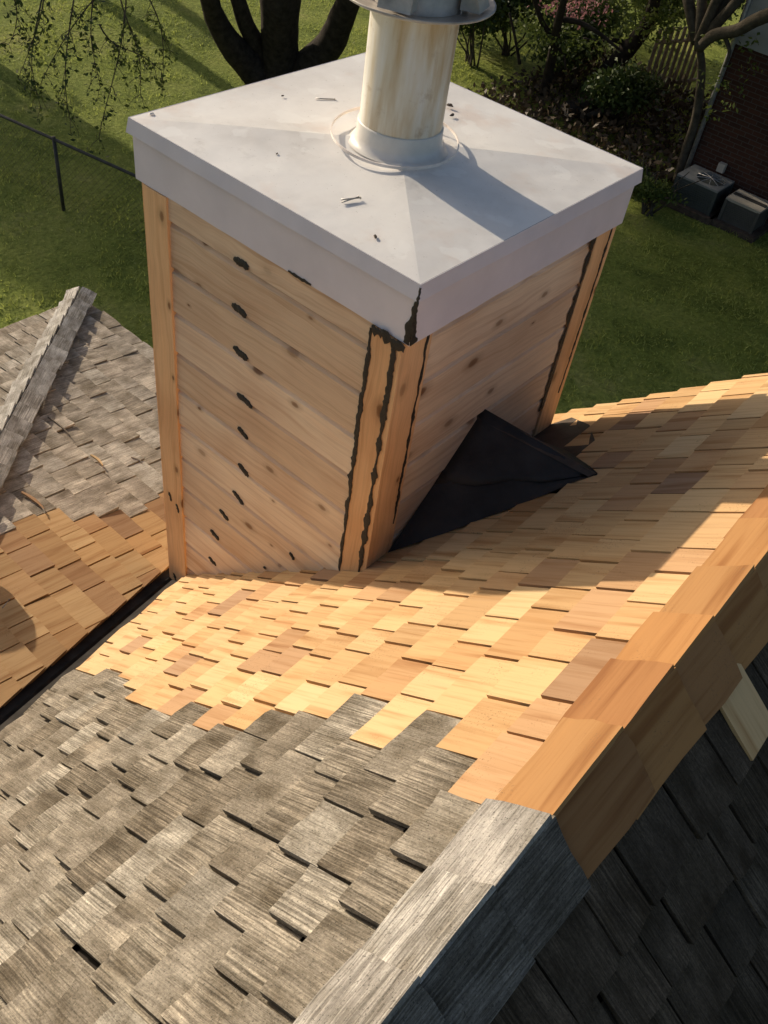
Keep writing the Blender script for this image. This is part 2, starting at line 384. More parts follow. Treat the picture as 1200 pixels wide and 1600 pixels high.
def shingle_mesh(p0, p1, q0, L, hps, new, rnd, rs, amp=0.0):
    """One tapered shingle in slope coordinates; returns verts, faces, loc."""
    tb, ks = (0.0205, 0.082) if new else (0.027, 0.128)
    lift = rs.uniform(-0.001, 0.002) if new else rs.uniform(-0.003, 0.006)
    lift += rs.uniform(0, amp)
    cup = rs.uniform(-0.0015, 0.002) if new else rs.uniform(-0.004, 0.006)
    skew = rs.uniform(-0.005, 0.005) if new else rs.uniform(-0.008, 0.008)
    top = lambda p, d: tb + lift * (1 - d / L) + cup * (1 - d / L) * (2 * (p - p0) / (p1 - p0) - 1) ** 2 - ks * d
    bot = lambda p, d: top(p, d) - 0.0115 + 0.02 * d if new else top(p, d) - 0.017 + 0.058 * d
    full = [(p0, q0), (p1, q0 + skew), (p1, q0 + L), (p0, q0 + L)]
    cl = clip(full, hps)
    if not cl or area(cl) < 0.0008: return None
    lo = lambda p, q, z: (p - p0, q - q0, z)
    if abs(area(cl) - area(full)) < 1e-6:
        n = 4 if new else 6
        ps = [p0 + (p1 - p0) * i / (n - 1) for i in range(n)]
        jag = [rs.uniform(-0.0016, 0.0016) if new else rs.uniform(-0.004, 0.004) for _ in ps]
        vs = []
        for d in (0.0, 0.145, L):
            for i, p in enumerate(ps):
                q = q0 + skew * i / (n - 1) * (1 if d == 0 else 0) + (jag[i] if d == 0 else 0) + d
                hj = 0.0 if (new or d > 0) else rs.uniform(-0.0018, 0.0018)
                vs.append((p, q, top(p, d) + hj))
        m = len(vs)
        for d in (0.0, L):
            for i, p in enumerate(ps):
                q = q0 + skew * i / (n - 1) * (1 if d == 0 else 0) + (jag[i] if d == 0 else 0) + d
                vs.append((p, q, bot(p, d)))
        fs = []
        for r in range(2):
            fs += [(r * n + i, r * n + i + 1, (r + 1) * n + i + 1, (r + 1) * n + i) for i in range(n - 1)]
        fs += [(m + i + 1, i + 1, i, m + i)[::-1][::-1] for i in range(n - 1)]
        fs += [(0, n, 2 * n, m + n, m), (n - 1, m + n - 1, m + 2 * n - 1, 3 * n - 1, 2 * n - 1)]
    else:
        k = len(cl)
        vs = [(p, q, top(p, q - q0)) for p, q in cl] + [(p, q, bot(p, q - q0)) for p, q in cl]
        fs = [tuple(range(k))] + [(i, k + i, k + (i + 1) % k, (i + 1) % k) for i in range(k)]
    return vs, fs, [lo(*v) for v in vs]

def lay(slope, F, courses, pr, hps, is_new, skip, mats, widths, seed, gaps, limit=300, E=0.143, amp=0.0):
    """Courses of shingles on a slope. The ones in the picture are objects, those off it are joined."""
    rs = random.Random(seed); items = []
    for q0 in courses:
        p = pr[0] - rs.uniform(0, 0.15)
        while p < pr[1]:
            mid = F @ Vector((p + 0.05, q0 + 0.07, 0.02))
            new = is_new(mid)
            w = rs.choice(widths[0] if new else widths[1]) * rs.uniform(0.85, 1.15)
            g = rs.uniform(*(gaps[0] if new else gaps[1]))
            c = F @ Vector((p + w / 2, q0 + 0.07, 0.02)); new = is_new(c)
            rnd = rs.random()
            if not skip(c):
                jit = rs.uniform(-0.003, 0.003) if new else rs.uniform(-0.009, 0.009)
                s = shingle_mesh(p, p + w, q0 + jit, 0.235, hps, new, rnd, rs, amp)
                if s:
                    px = proj(c)
                    infr = bool(px is not None and -60 < px[0] < 1260 and -60 < px[1] < 1660)
                    size = w * E / (Vector(c) - Vector(CAM)).length_squared
                    items.append((infr, size, new, rnd, s, (p + w / 2, q0)))
            p += w + g
    for new in (True, False):
        its = sorted([i for i in items if i[2] == new], key=lambda i: (-int(i[0]), -i[1]))
        joined = MB()
        for k, (infr, size, nw, rnd, (vs, fs, lc), (pm, qm)) in enumerate(its):
            mat = mats[0] if new else mats[1]
            if infr and k < limit:
                mb = MB(); mb.add([(a - pm, b - qm, c) for a, b, c in vs], fs, lc, rnd)
                mb.build('fresh_shingle' if new else 'weathered_shingle', mat, slope, F @ Matrix.Translation((pm, qm, 0)))
            else:
                joined.add([F @ Vector(v) for v in vs], fs, lc, rnd)
        if joined.v:
            tag(joined.build('far_shingles', mats[0] if new else mats[1], slope), kind='stuff')

def deck(name, pts, label=None):
    """A sheet of roof boarding, 3 cm thick, a little under the shingles."""
    n = len(pts); mb = MB()
    mb.add([(x, y, z - 0.022) for x, y, z in pts] + [(x, y, z - 0.06) for x, y, z in pts],
           [tuple(range(n)), tuple(range(n, 2 * n))[::-1]] + [(i, n + i, n + (i + 1) % n, (i + 1) % n) for i in range(n)])
    o = mb.build(name, DECK, house)
    if label: o['label'] = label
    return o

val = lambda y: VX0 + VDX * y
YS = -5.5
PA_ = [(XR, YS), (XR, YRAKE - .03), (val(YRAKE) , YRAKE - .03), (val(YW), YW), (val(YW) - .301 * (YW - YS), YS)]
slopeA = deck('roof_slope', [(x, y, zA(x)) for x, y in PA_], 'sunlit main roof slope below the ridge, weathered grey and fresh orange shingles')
slopeD = deck('roof_slope', [(x, y, zD(x)) for x, y in [(XR, YRAKE - .03), (XR, YS), (4.2, YS), (4.2, YRAKE - .03)]], 'shaded dark roof slope beyond the ridge')
slopeB = deck('roof_slope', [(x, y, zB(y)) for x, y in [(hipx(YEAVE) , YEAVE - .02), (val(YEAVE), YEAVE - .02), (val(YW), YW), (hipx(YW), YW)]], 'low wing roof slope between valley and hip')
slopeC = deck('roof_slope', [(x, y, zC(x)) for x, y in [(XEAVE + .02, hipx(0) * 0 + 1.43), (hipx(YW), YW), (XEAVE + .02, 2 * YW - 1.43)]], 'small grey hip end slope of the wing')
slopeE = deck('roof_slope', [(x, y, zB(YW) - SB * (YW - y)) for x, y in [(val(YW), YW), (val(YW) - .301 * (YW - YS), YS), (hipx(YW) - SB / SCc * (YW - YS), YS), (hipx(YW), YW)]], 'far side of the wing roof')

XB = [(-.9, -.74), (-.78, -.74), (-.40, -.79), (-.116, -.95), (-.013, -.88), (.27, -.83), (.35, -.79), (.47, -.74), (.50, -.68), (.60, -.72), (.73, -.79), (.83, -.85), (.96, -.91), (1.1, -.93)]
yb = lambda x: float(np.interp(x, [a for a, b in XB], [b for a, b in XB]))
newA = lambda c: c.y > yb(c.x) and c.y < 2
inside = lambda c: X0C + .06 < c.x < X1C - .05 and Y0C + .08 < c.y < Y1C - .06
CRK = lambda c: -.05 < c.x < .42 and abs(c.y - .62) < (.45 - c.x) * .78
E_A = 0.1404
q_of_x = lambda x: (x - XR) / ca
coursesA = [q_of_x(0.301 + 0.104 * n) for n in range(-22, 7)]
W_NEW = [.095, .115, .13, .15, .17, .195]
W_OLD = [.10, .12, .14, .16, .18, .205]
lay(slopeA, FA, coursesA, (-YRAKE - .01, 2.6), [hp_world(FA, -1, -.31, 1.092), hp_world(FA, 0, 1, YRAKE + .02), hp_world(FA, 1, 0, XR - .006)],
    newA, lambda c: inside(c) or (CRK(c) and c.x < .36 and abs(c.y - .62) < (.40 - c.x) * .7), (CEDAR, WEATH), (W_NEW, W_OLD), 3, ((.007, .012), (.004, .018)), amp=.003)
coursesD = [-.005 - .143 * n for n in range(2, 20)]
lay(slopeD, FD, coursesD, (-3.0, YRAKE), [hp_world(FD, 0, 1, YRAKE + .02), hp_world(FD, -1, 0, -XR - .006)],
    lambda c: False, lambda c: False, (CEDAR, WEATH_SHADE_D), ([.125], [.10, .12, .14, .16, .19]), 5, ((.004, .008), (.004, .014)))
def loose_patch():
    rs = random.Random(77); p0, p1, q0 = -.372, -.247, -.287
    vs, fs, lc = shingle_mesh(p0, p1, q0, .19, [], True, .2, rs)
    mb = MB(); mb.add([(a - p0, b - q0, c + .013) for a, b, c in vs], fs, lc, .62)
    o = mb.build('fresh_shingle', CEDAR, slopeD, FD @ Matrix.Translation((p0, q0, 0))); o['label'] = 'single fresh shingle among the dark ones'
loose_patch()
XBB = [(-1.2, -1.95), (-.48, -1.92), (-.25, -1.83), (-.04, -1.82), (.13, -1.78), (.3, -1.72), (1.4, -1.6)]
xb = lambda y: float(np.interp(y, [a for a, b in XBB], [b for a, b in XBB]))
coursesB = [-YEAVE / cb - .02 + .138 * n for n in range(0, 30)]
lay(slopeB, FB, coursesB, (1.0, 4.4), [hp_world(FB, 1, .31, -1.266), hp_world(FB, -1, -SB / SCc, 3.985 - SB / SCc * 1.403), (0, 1, -YW / cb)],
    lambda c: c.x > xb(c.y), lambda c: c.y > .5 and c.x > -1.0, (CEDAR_B, WEATH_B), ([.13, .15, .17, .20, .23], [.15, .17, .19, .22, .25]), 9, ((.006, .011), (.005, .012)), amp=.007)
coursesC = [(XEAVE + 3.985) / cc - .01 + .14 * n for n in range(0, 22)]
lay(slopeC, FC, coursesC, (-1.5, 2.0), [hp_world(FC, SB / SCc * SCc / SB, SB / SCc, -3.985 + SB / SCc * 1.403)],
    lambda c: False, lambda c: False, (CEDAR, WEATH_B), (W_NEW, W_OLD), 13, ((.004, .008), (.004, .013)))

# valley metal
def valley():
    mb = MB(); rows = []
    for y in (YEAVE, .9, .2, -.4, -1.0, -1.8, YW):
        x = val(y); z = ZV0 - SB * y
        pts = [(x - .22, y, zB(y) + .003 - .012), (x - .10, y, zB(y) + .003 - .010), (x - .012, y, z - .006), (x, y, z + .018), (x + .012, y, zA(x + .012) - .002), (x + .06, y, zA(x + .06) - .010), (x + .2, y, zA(x + .2) - .014)]
        rows.append(pts)
    vs = [p for r in rows for p in r]; w = 7
    mb.add(vs, [(j * w + i, (j + 1) * w + i, (j + 1) * w + i + 1, j * w + i + 1) for j in range(len(rows) - 1) for i in range(w - 1)])
    o = mb.build('valley_flashing', VALLEY, house); o['label'] = 'dark metal valley flashing with a raised centre rib'
valley()

def cap_board(name, mat, O, along, down, normal, length, width, rnd, tilt, t=0.012, rs=random, lift=0.0, kt=0.0):
    """A cap board: starts at O on the crest, runs `along` with its thick butt at the end, `down` across the slope."""
    mb = MB(); nA, nW = 4, 5
    along, down, normal = Vector(along), Vector(down), Vector(normal)
    vs = []; lc = []
    for side in (1, 0):
        for i in range(nA):
            f = i / (nA - 1)
            for j in range(nW):
                g = j / (nW - 1)
                h = lift + tilt * f + (t * (0.45 + .55 * f) if side else 0.0) + rs.uniform(-.0006, .0006)
                ja = rs.uniform(-.005, .005) if i in (0, nA - 1) else 0
                P = Vector(O) + along * (length * f + ja) + down * (-kt * tilt * f + width * g + (rs.uniform(-.004, .004) if j == nW - 1 else rs.uniform(-.0015, .0015) if j == 0 else 0)) + normal * h
                vs.append(P); lc.append((width * g, length * f, h))
    k = nA * nW; fs = []
    for i in range(nA - 1):
        for j in range(nW - 1):
            a = i * nW + j
            fs += [(a, a + nW, a + nW + 1, a + 1), (k + a, k + a + 1, k + a + nW + 1, k + a + nW)]
    for i in range(nA - 1):
        a = i * nW; b = a + nW - 1
        fs += [(a, k + a, k + a + nW, a + nW), (b, b + nW, k + b + nW, k + b)]
    for j in range(nW - 1):
        a = (nA - 1) * nW + j
        fs += [(j, j + 1, k + j + 1, k + j), (a, k + a, k + a + 1, a + 1)]
    c = sum(vs, Vector()) / len(vs)
    mb.add([v - c for v in vs], fs, lc, rnd)
    return mb.build(name, mat, house, Matrix.Translation(c))

def ridge_caps():
    rs = random.Random(21)
    ends = [-2.9, -2.66, -2.44, -2.2, -1.97, -1.75, -1.50, -1.295, -1.10, -.922, -.67, -.465, -.278, -.07, .17, .37, .58, .78, .99, 1.19, 1.41]
    dA, nAv = Vector((-ca, 0, -sa)), Vector((-sa, 0, ca))
    dD, nDv = Vector((ca, 0, -sa)), Vector((sa, 0, ca))
    for a, b in zip(ends[:-1], ends[1:]):
        grey = b <= -.89
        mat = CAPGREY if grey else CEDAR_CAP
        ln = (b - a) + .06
        r1, r2 = (rs.uniform(.0, 1), rs.uniform(0, 1)) if grey else (rs.choice([.52, .55, .80, .85, .49, .57]), rs.choice([.34, .36, .88, .90]))  # darker picks paint shade into the boards facing away from the sun
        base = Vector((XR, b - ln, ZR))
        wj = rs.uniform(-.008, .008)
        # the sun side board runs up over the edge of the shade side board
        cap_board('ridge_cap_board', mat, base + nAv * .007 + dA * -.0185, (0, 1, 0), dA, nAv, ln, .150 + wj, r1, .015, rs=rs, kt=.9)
        cap_board('ridge_cap_board', mat if not grey else WEATH_CAP_SHADE_D, base + nDv * .007 + dD * -.0063, (0, 1, 0), dD, nDv, ln, .150 + wj, r2, .015, rs=rs, kt=.9)
WEATH_CAP_SHADE_D = mat_weathered('shade_dark_cap_cedar', [(0.0, (.10, .088, .075)), (0.5, (.16, .145, .13)), (1.0, (.12, .105, .09))], dark=.2, contrast=.45)  # darkened twin of the grey caps, shade put into the colour
ridge_caps()

def hip_caps():
    rs = random.Random(23)
    top = Vector((hipx(-1.9), -1.9, zB(-1.9))); low = Vector((hipx(1.455), 1.455, zB(1.455)))
    al = (low - top).normalized(); L = (low - top).length
    nB = Vector((0, sb, cb)); nC = Vector((-scn, 0, cc))
    dB = al.cross(nB).normalized(); dC = al.cross(nC).normalized()
    if dB.z > 0: dB = -dB
    if dC.z > 0: dC = -dC
    # the boards stand off the slopes, flatter than the roof
    up = (nB + nC).normalized()
    dB2 = (dB * 1.0 - up * .30).normalized(); dC2 = (dC * 1.0 - up * .22).normalized()
    n2B = al.cross(dB2).normalized(); n2C = al.cross(dC2).normalized()
    if n2B.z < 0: n2B = -n2B
    if n2C.z < 0: n2C = -n2C
    d = 0.0
    while d < L - .01:
        e = min(.16 + rs.uniform(-.015, .02), L - d)
        o = top + al * (d - .06) + up * .088
        cap_board('hip_cap_board', CAPGREY, o, al, dC2, n2C, e + .06, .100 + rs.uniform(-.006, .01), rs.random(), .014, rs=rs)
        cap_board('hip_cap_board', CAPGREY, o + n2B * .001, al, dB2, n2B, e + .06, .112 + rs.uniform(-.006, .01), rs.random(), .014, rs=rs)
        d += e
    # starter strip under the cap boards, closing the gap to the slopes
    mb = MB(); q = [top + dC * .075 + nC * .01, top + up * .078, top + dB * .075 + nB * .01]
    vs = q + [p + al * (L - .01) for p in q]
    mb.add(vs, [(0, 1, 4, 3), (1, 2, 5, 4), (0, 3, 5, 2), (0, 2, 1), (3, 4, 5)])
    mb.build('hip_blocking', DECK, house)
hip_caps()

def house_body():
    # fascias and brick walls under the eaves
    mb = MB(); mb.box(hipx(YEAVE) + .03, YEAVE - .045, zB(YEAVE) - .24, val(YEAVE), YEAVE - .025, zB(YEAVE) - .062); mb.build('fascia_board', FASCIA, house)
    mb = MB(); mb.box(XEAVE + .025, 2 * YW - 1.4, zC(XEAVE) - .24, XEAVE + .045, 1.40, zC(XEAVE) - .062); mb.build('fascia_board', FASCIA, house)
    for s in (0, 1):
        xs = (VX0 - .42, XR) if s == 0 else (XR, 4.2)
        f = zA if s == 0 else zD
        mb = MB(); v = [(x, y, f(x) - .062 - d) for y in (YRAKE - .055, YRAKE - .035) for d in (0, .2) for x in xs]
        mb.add(v, [(0, 1, 3, 2), (4, 6, 7, 5), (0, 4, 5, 1), (2, 3, 7, 6), (0, 2, 6, 4), (1, 5, 7, 3)]); mb.build('rake_board', FASCIA, house)
    mb = MB(); mb.box(-3.6, -6.2, GZ - .1, -1.2, 1.0, -2.98); mb.build('wing_wall', BRICKHOUSE, house)
    mb = MB()
    prof = [(-1.19, GZ - .1), (3.6, GZ - .1), (3.6, zD(3.6) - .1), (XR, ZR - .1), (-1.19, zA(-1.19) - .1)]
    v = [(x, y, z) for y in (-5.4, 1.05) for x, z in prof]
    mb.add(v, [(0, 1, 2, 3, 4), (9, 8, 7, 6, 5)] + [(i, 5 + i, 5 + (i + 1) % 5, (i + 1) % 5) for i in range(5)]); mb.build('main_wall', BRICKHOUSE, house)
house_body()

# ------------------------------------------------------------------ the chimney chase
chim = empty('chimney', ((X0C + X1C) / 2, (Y0C + Y1C) / 2, -2.4), 'boxed wooden chimney with painted metal cover and a round flue pipe', 'chimney')
SEAM0, SEAM = -0.300, 0.1815

def siding_board(face, a0, a1, zb, rs, H=SEAM + .028):
    """A bevelled lap board on the left (face 0, runs in x) or right (face 1, runs in y) side."""
    L = a1 - a0
    mb = MB(); n = 6; vs = []; lc = []
    bow = rs.uniform(-.002, .002)
    top = H - .0325 if H > .1 else H
    prof = ((0, 0), (0, -.005), (.009, -.0165), (top - .012, -.0135), (top, -.002), (top, 0))
    for i in range(n):
        x = L * i / (n - 1); w = bow * math.sin(math.pi * i / (n - 1)); j = rs.uniform(-.0008, .0008)
        for z, y in prof:
            vs.append((x, y + (j if y < -.01 else 0), z + w)); lc.append((z, x, y))
    K = len(prof)
    fs = []
    for i in range(n - 1):
        for k in range(K):
            fs.append((i * K + k, i * K + (k + 1) % K, (i + 1) * K + (k + 1) % K, (i + 1) * K + k))
    fs += [tuple(range(K))[::-1], tuple(range((n - 1) * K, n * K))]
    mb.add(vs, fs, lc, rs.random())
    M = Matrix.Translation((a0, Y0C, zb)) if face == 0 else Matrix.Translation((X1C, a0, zb)) @ Matrix.Rotation(math.pi / 2, 4, 'Z')
    return mb.build('siding_board', PINE, chim, M)

def vboard(name, x0, y0, x1, y1, z0, z1, rnd, zend=None):
    """An upright trim board; zend: other height of the bottom at the far end."""
    mb = MB(); n = 7; vs = []; lc = []
    rs = random.Random(int(rnd * 9999))
    ze = z0 if zend is None else zend
    for i in range(n):
        f = i / (n - 1)
        for k, (x, y) in enumerate(((x0, y0), (x1, y0), (x1, y1), (x0, y1))):
            zz0 = z0 if (k in (0, 3)) else ze
            z = zz0 + (z1 - zz0) * f
            vs.append((x + rs.uniform(-.001, .001), y + rs.uniform(-.001, .001), z)); lc.append((x + y, z, 0))
    fs = [(i * 4 + k, i * 4 + (k + 1) % 4, (i + 1) * 4 + (k + 1) % 4, (i + 1) * 4 + k) for i in range(n - 1) for k in range(4)]
    fs += [(3, 2, 1, 0), (4 * n - 4, 4 * n - 3, 4 * n - 2, 4 * n - 1)]
    mb.add(vs, fs, lc, rnd); return mb.build(name, TRIM, chim)

def chase():
    rs = random.Random(31)
    mb = MB(); mb.box(X0C + .015, Y0C + .002, -2.6, X1C - .002, Y1C - .002, -.06); mb.build('chase_core', DECK, chim)
    for k in range(12):
        zb = SEAM0 - SEAM * k
        if zb < -2.5: break
        siding_board(0, X0C + .105, -.146, zb, rs)
    siding_board(0, X0C + .105, -.146, SEAM0 + SEAM, rs, .06)
    for k in range(7):
        siding_board(1, .128, Y1C - .112, -.2495 - SEAM * k, rs)
    # hidden sides
    for k in range(12):
        zb = SEAM0 - SEAM * k
        for o, M in ((0, None),):
            mbb = MB(); mbb.add([(X0C - .014, Y0C, zb), (X0C - .014, Y1C, zb), (X0C + .013, Y1C, zb + .2), (X0C + .013, Y0C, zb + .2)], [(0, 1, 2, 3)], [(0, 0, 0), (0, 1.2, 0), (.2, 1.2, 0), (.2, 0, 0)], rs.random())
            mbb.add([(X0C, Y1C + .014, zb), (X1C, Y1C + .014, zb), (X1C, Y1C + .002, zb + .2), (X0C, Y1C + .002, zb + .2)], [(0, 1, 2, 3)], [(0, 0, 0), (0, 1.2, 0), (.2, 1.2, 0), (.2, 0, 0)], rs.random())
            mbb.build('rear_siding_course', PINE, chim)
    vboard('corner_board', X0C - .012, Y0C - .024, X0C + .11, Y0C - .001, -2.5, -.21, .3)
    vboard('corner_board', -.140, Y0C - .026, -.052, Y0C - .001, -1.5, -.215, .62)
    vboard('corner_board', X1C + .001, Y0C - .0255, X1C + .026, Y0C + .118, -1.5, -.215, .8)
    vboard('corner_board', X1C + .001, Y1C - .108, X1C + .024, Y1C + .012, -1.45, -.215, .45)
    vboard('corner_board', X1C - .10, Y1C + .015, X1C + .021, Y1C + .037, -1.5, -.215, .15)
    vboard('corner_board', X0C - .036, Y0C - .01, X0C - .015, Y0C + .1, -2.5, -.215, .7)
chase()

def ribbon(name, pts, widths, to3, rs, t=.004, step=.012, rough=.35):
    """A smear of caulk along a line in face coordinates: ragged edges, slightly raised."""
    P = []
    for (a, b), (c, d) in zip(list(zip(pts, widths))[:-1], list(zip(pts, widths))[1:]):
        n = max(2, int(math.dist(a, c) / step))
        for i in range(n): f = i / n; P.append((a[0] + (c[0] - a[0]) * f, a[1] + (c[1] - a[1]) * f, b + (d - b) * f))
    P.append((*pts[-1], widths[-1])); n = len(P); vs = []
    for i, (x, y, w) in enumerate(P):
        x0, y0, _ = P[max(i - 1, 0)]; x1, y1, _ = P[min(i + 1, n - 1)]
        l = math.hypot(x1 - x0, y1 - y0) or 1; nx, ny = -(y1 - y0) / l, (x1 - x0) / l
        wl, wr = w * (1 + rs.uniform(-rough, rough)), w * (1 + rs.uniform(-rough, rough))
        for off, h in ((-wl, .0003), (-wl * .6, t * rs.uniform(.5, 1)), (wr * .6, t * rs.uniform(.5, 1)), (wr, .0003)):
            vs.append(to3(x + nx * off, y + ny * off, h))
    fs = [(i * 4 + k, i * 4 + k + 1, (i + 1) * 4 + k + 1, (i + 1) * 4 + k) for i in range(n - 1) for k in range(3)]
    mb = MB(); mb.add(vs, fs, smooth=True); return mb.build(name, CAULK, chim)

def caulks():
    rs = random.Random(41)
    L = lambda off: (lambda x, z, h: (x, Y0C - off - h, z))
    Rr = lambda off: (lambda y, z, h: (X1C + off + h, y, z))
    board = lambda z: .0158 - .003 * (((z - SEAM0) % SEAM) / SEAM)
    Lb = lambda x, z, h: (x, Y0C - board(z) - .0015 - h, z)
    marks = [(-.716, -.282, .036, .015, -.05), (-.723, -.466, .037, .016, -.12), (-.714, -.640, .038, .016, -.2), (-.690, -.838, .040, .016, -.2),
             (-.697, -1.000, .028, .013, -.4), (-.690, -1.190, .030, .016, -.5), (-.718, -1.365, .034, .012, -.45), (-.806, -1.535, .028, .013, -.5),
             (-.868, -1.712, .028, .014, -.4), (-.888, -1.905, .024, .012, -.4), (-.40, -1.46, .014, .010, -.9), (-.55, -1.66, .008, .007, 0)]
    for x, z, ln, w, sl in marks:
        pts = [(x + ln * f, z + sl * ln * f + rs.uniform(-.003, .003)) for f in (-1, -.6, -.2, .2, .6, 1)]
        ribbon('caulk_dab', pts, [w * .45, w, w * 1.0, w * .9, w * 1.05, w * .4], Lb, rs, .005, .004, .16)
    # ragged seams beside the corner boards
    def seam(fn, a, z0, z1, w, wob, n=26, name='caulk_seam'):
        pts = []; ws = []; x = a
        for i in range(n):
            f = i / (n - 1); x = a + rs.uniform(-wob, wob); pts.append((x, z0 + (z1 - z0) * f)); ws.append(w * rs.choice([.45, .7, 1, 1, 1.3, 1.7]))
        return ribbon(name, pts, ws, fn, rs, .003, .01, .3)
    seam(L(.0275), -.141, -.225, -1.30, .0055, .003)
    seam(L(.018), -.150, -.225, -1.33, .009, .004)
    seam(L(.0275), -.0505, -.225, -1.32, .0085, .0016)
    seam(Rr(.0265), .121, -.225, -1.05, .006, .003)
    seam(Rr(.019), .130, -.225, -1.10, .010, .004)
    seam(Rr(.019), Y1C - .118, -.225, -1.04, .012, .004)
    seam(Rr(.0245), Y1C - .004, -.225, -1.0, .006, .002)
    # dabs on the left corner board
    for x, z in ((-1.17, -1.66), (-1.12, -1.70), (-1.175, -2.23), (-1.12, -2.24)):
        ribbon('caulk_dab', [(x, z), (x + .008, z - .022), (x + .012, z - .05)], [.006, .011, .004], L(.0245), rs, .002, .006, .4)
    # smears on the corner of the metal skirt
    ribbon('caulk_seam', [(-.004, -.058), (-.006, -.10), (-.012, -.15), (-.014, -.205)], [.008, .010, .014, .010], lambda x, z, h: (x, .0025 - h, z), rs, .003, .008, .4)
    ribbon('caulk_seam', [(.006, -.10), (.008, -.15), (.018, -.205)], [.006, .010, .018], lambda y, z, h: (-.0025 + h, y, z), rs, .003, .008, .4)
    ribbon('caulk_seam', [(.006, -.006), (.008, -.03), (.008, -.052)], [.003, .0045, .005], lambda x, z, h: (x, -.0035 + .16 * z - h, z), rs, .002, .005, .4)
    ribbon('caulk_smear', [(-.14, -.222), (-.10, -.214), (-.05, -.222), (-.012, -.226)], [.012, .018, .014, .012], L(.0285), rs, .003, .008, .6)
    ribbon('caulk_smear', [(.25, -.208), (.29, -.200), (.33, -.207)], [.004, .014, .004], Rr(.022), rs, .003, .008, .4)
    ribbon('caulk_smear', [(1.07, -.21), (1.14, -.205), (1.21, -.20)], [.010, .012, .016], Rr(.030), rs, .003, .008, .5)
    ribbon('caulk_smear', [(-.50, -.203), (-.44, -.203), (-.40, -.203)], [.003, .006, .003], lambda x, z, h: (x, .0025 - h, z), rs, .002, .008, .6)
caulks()

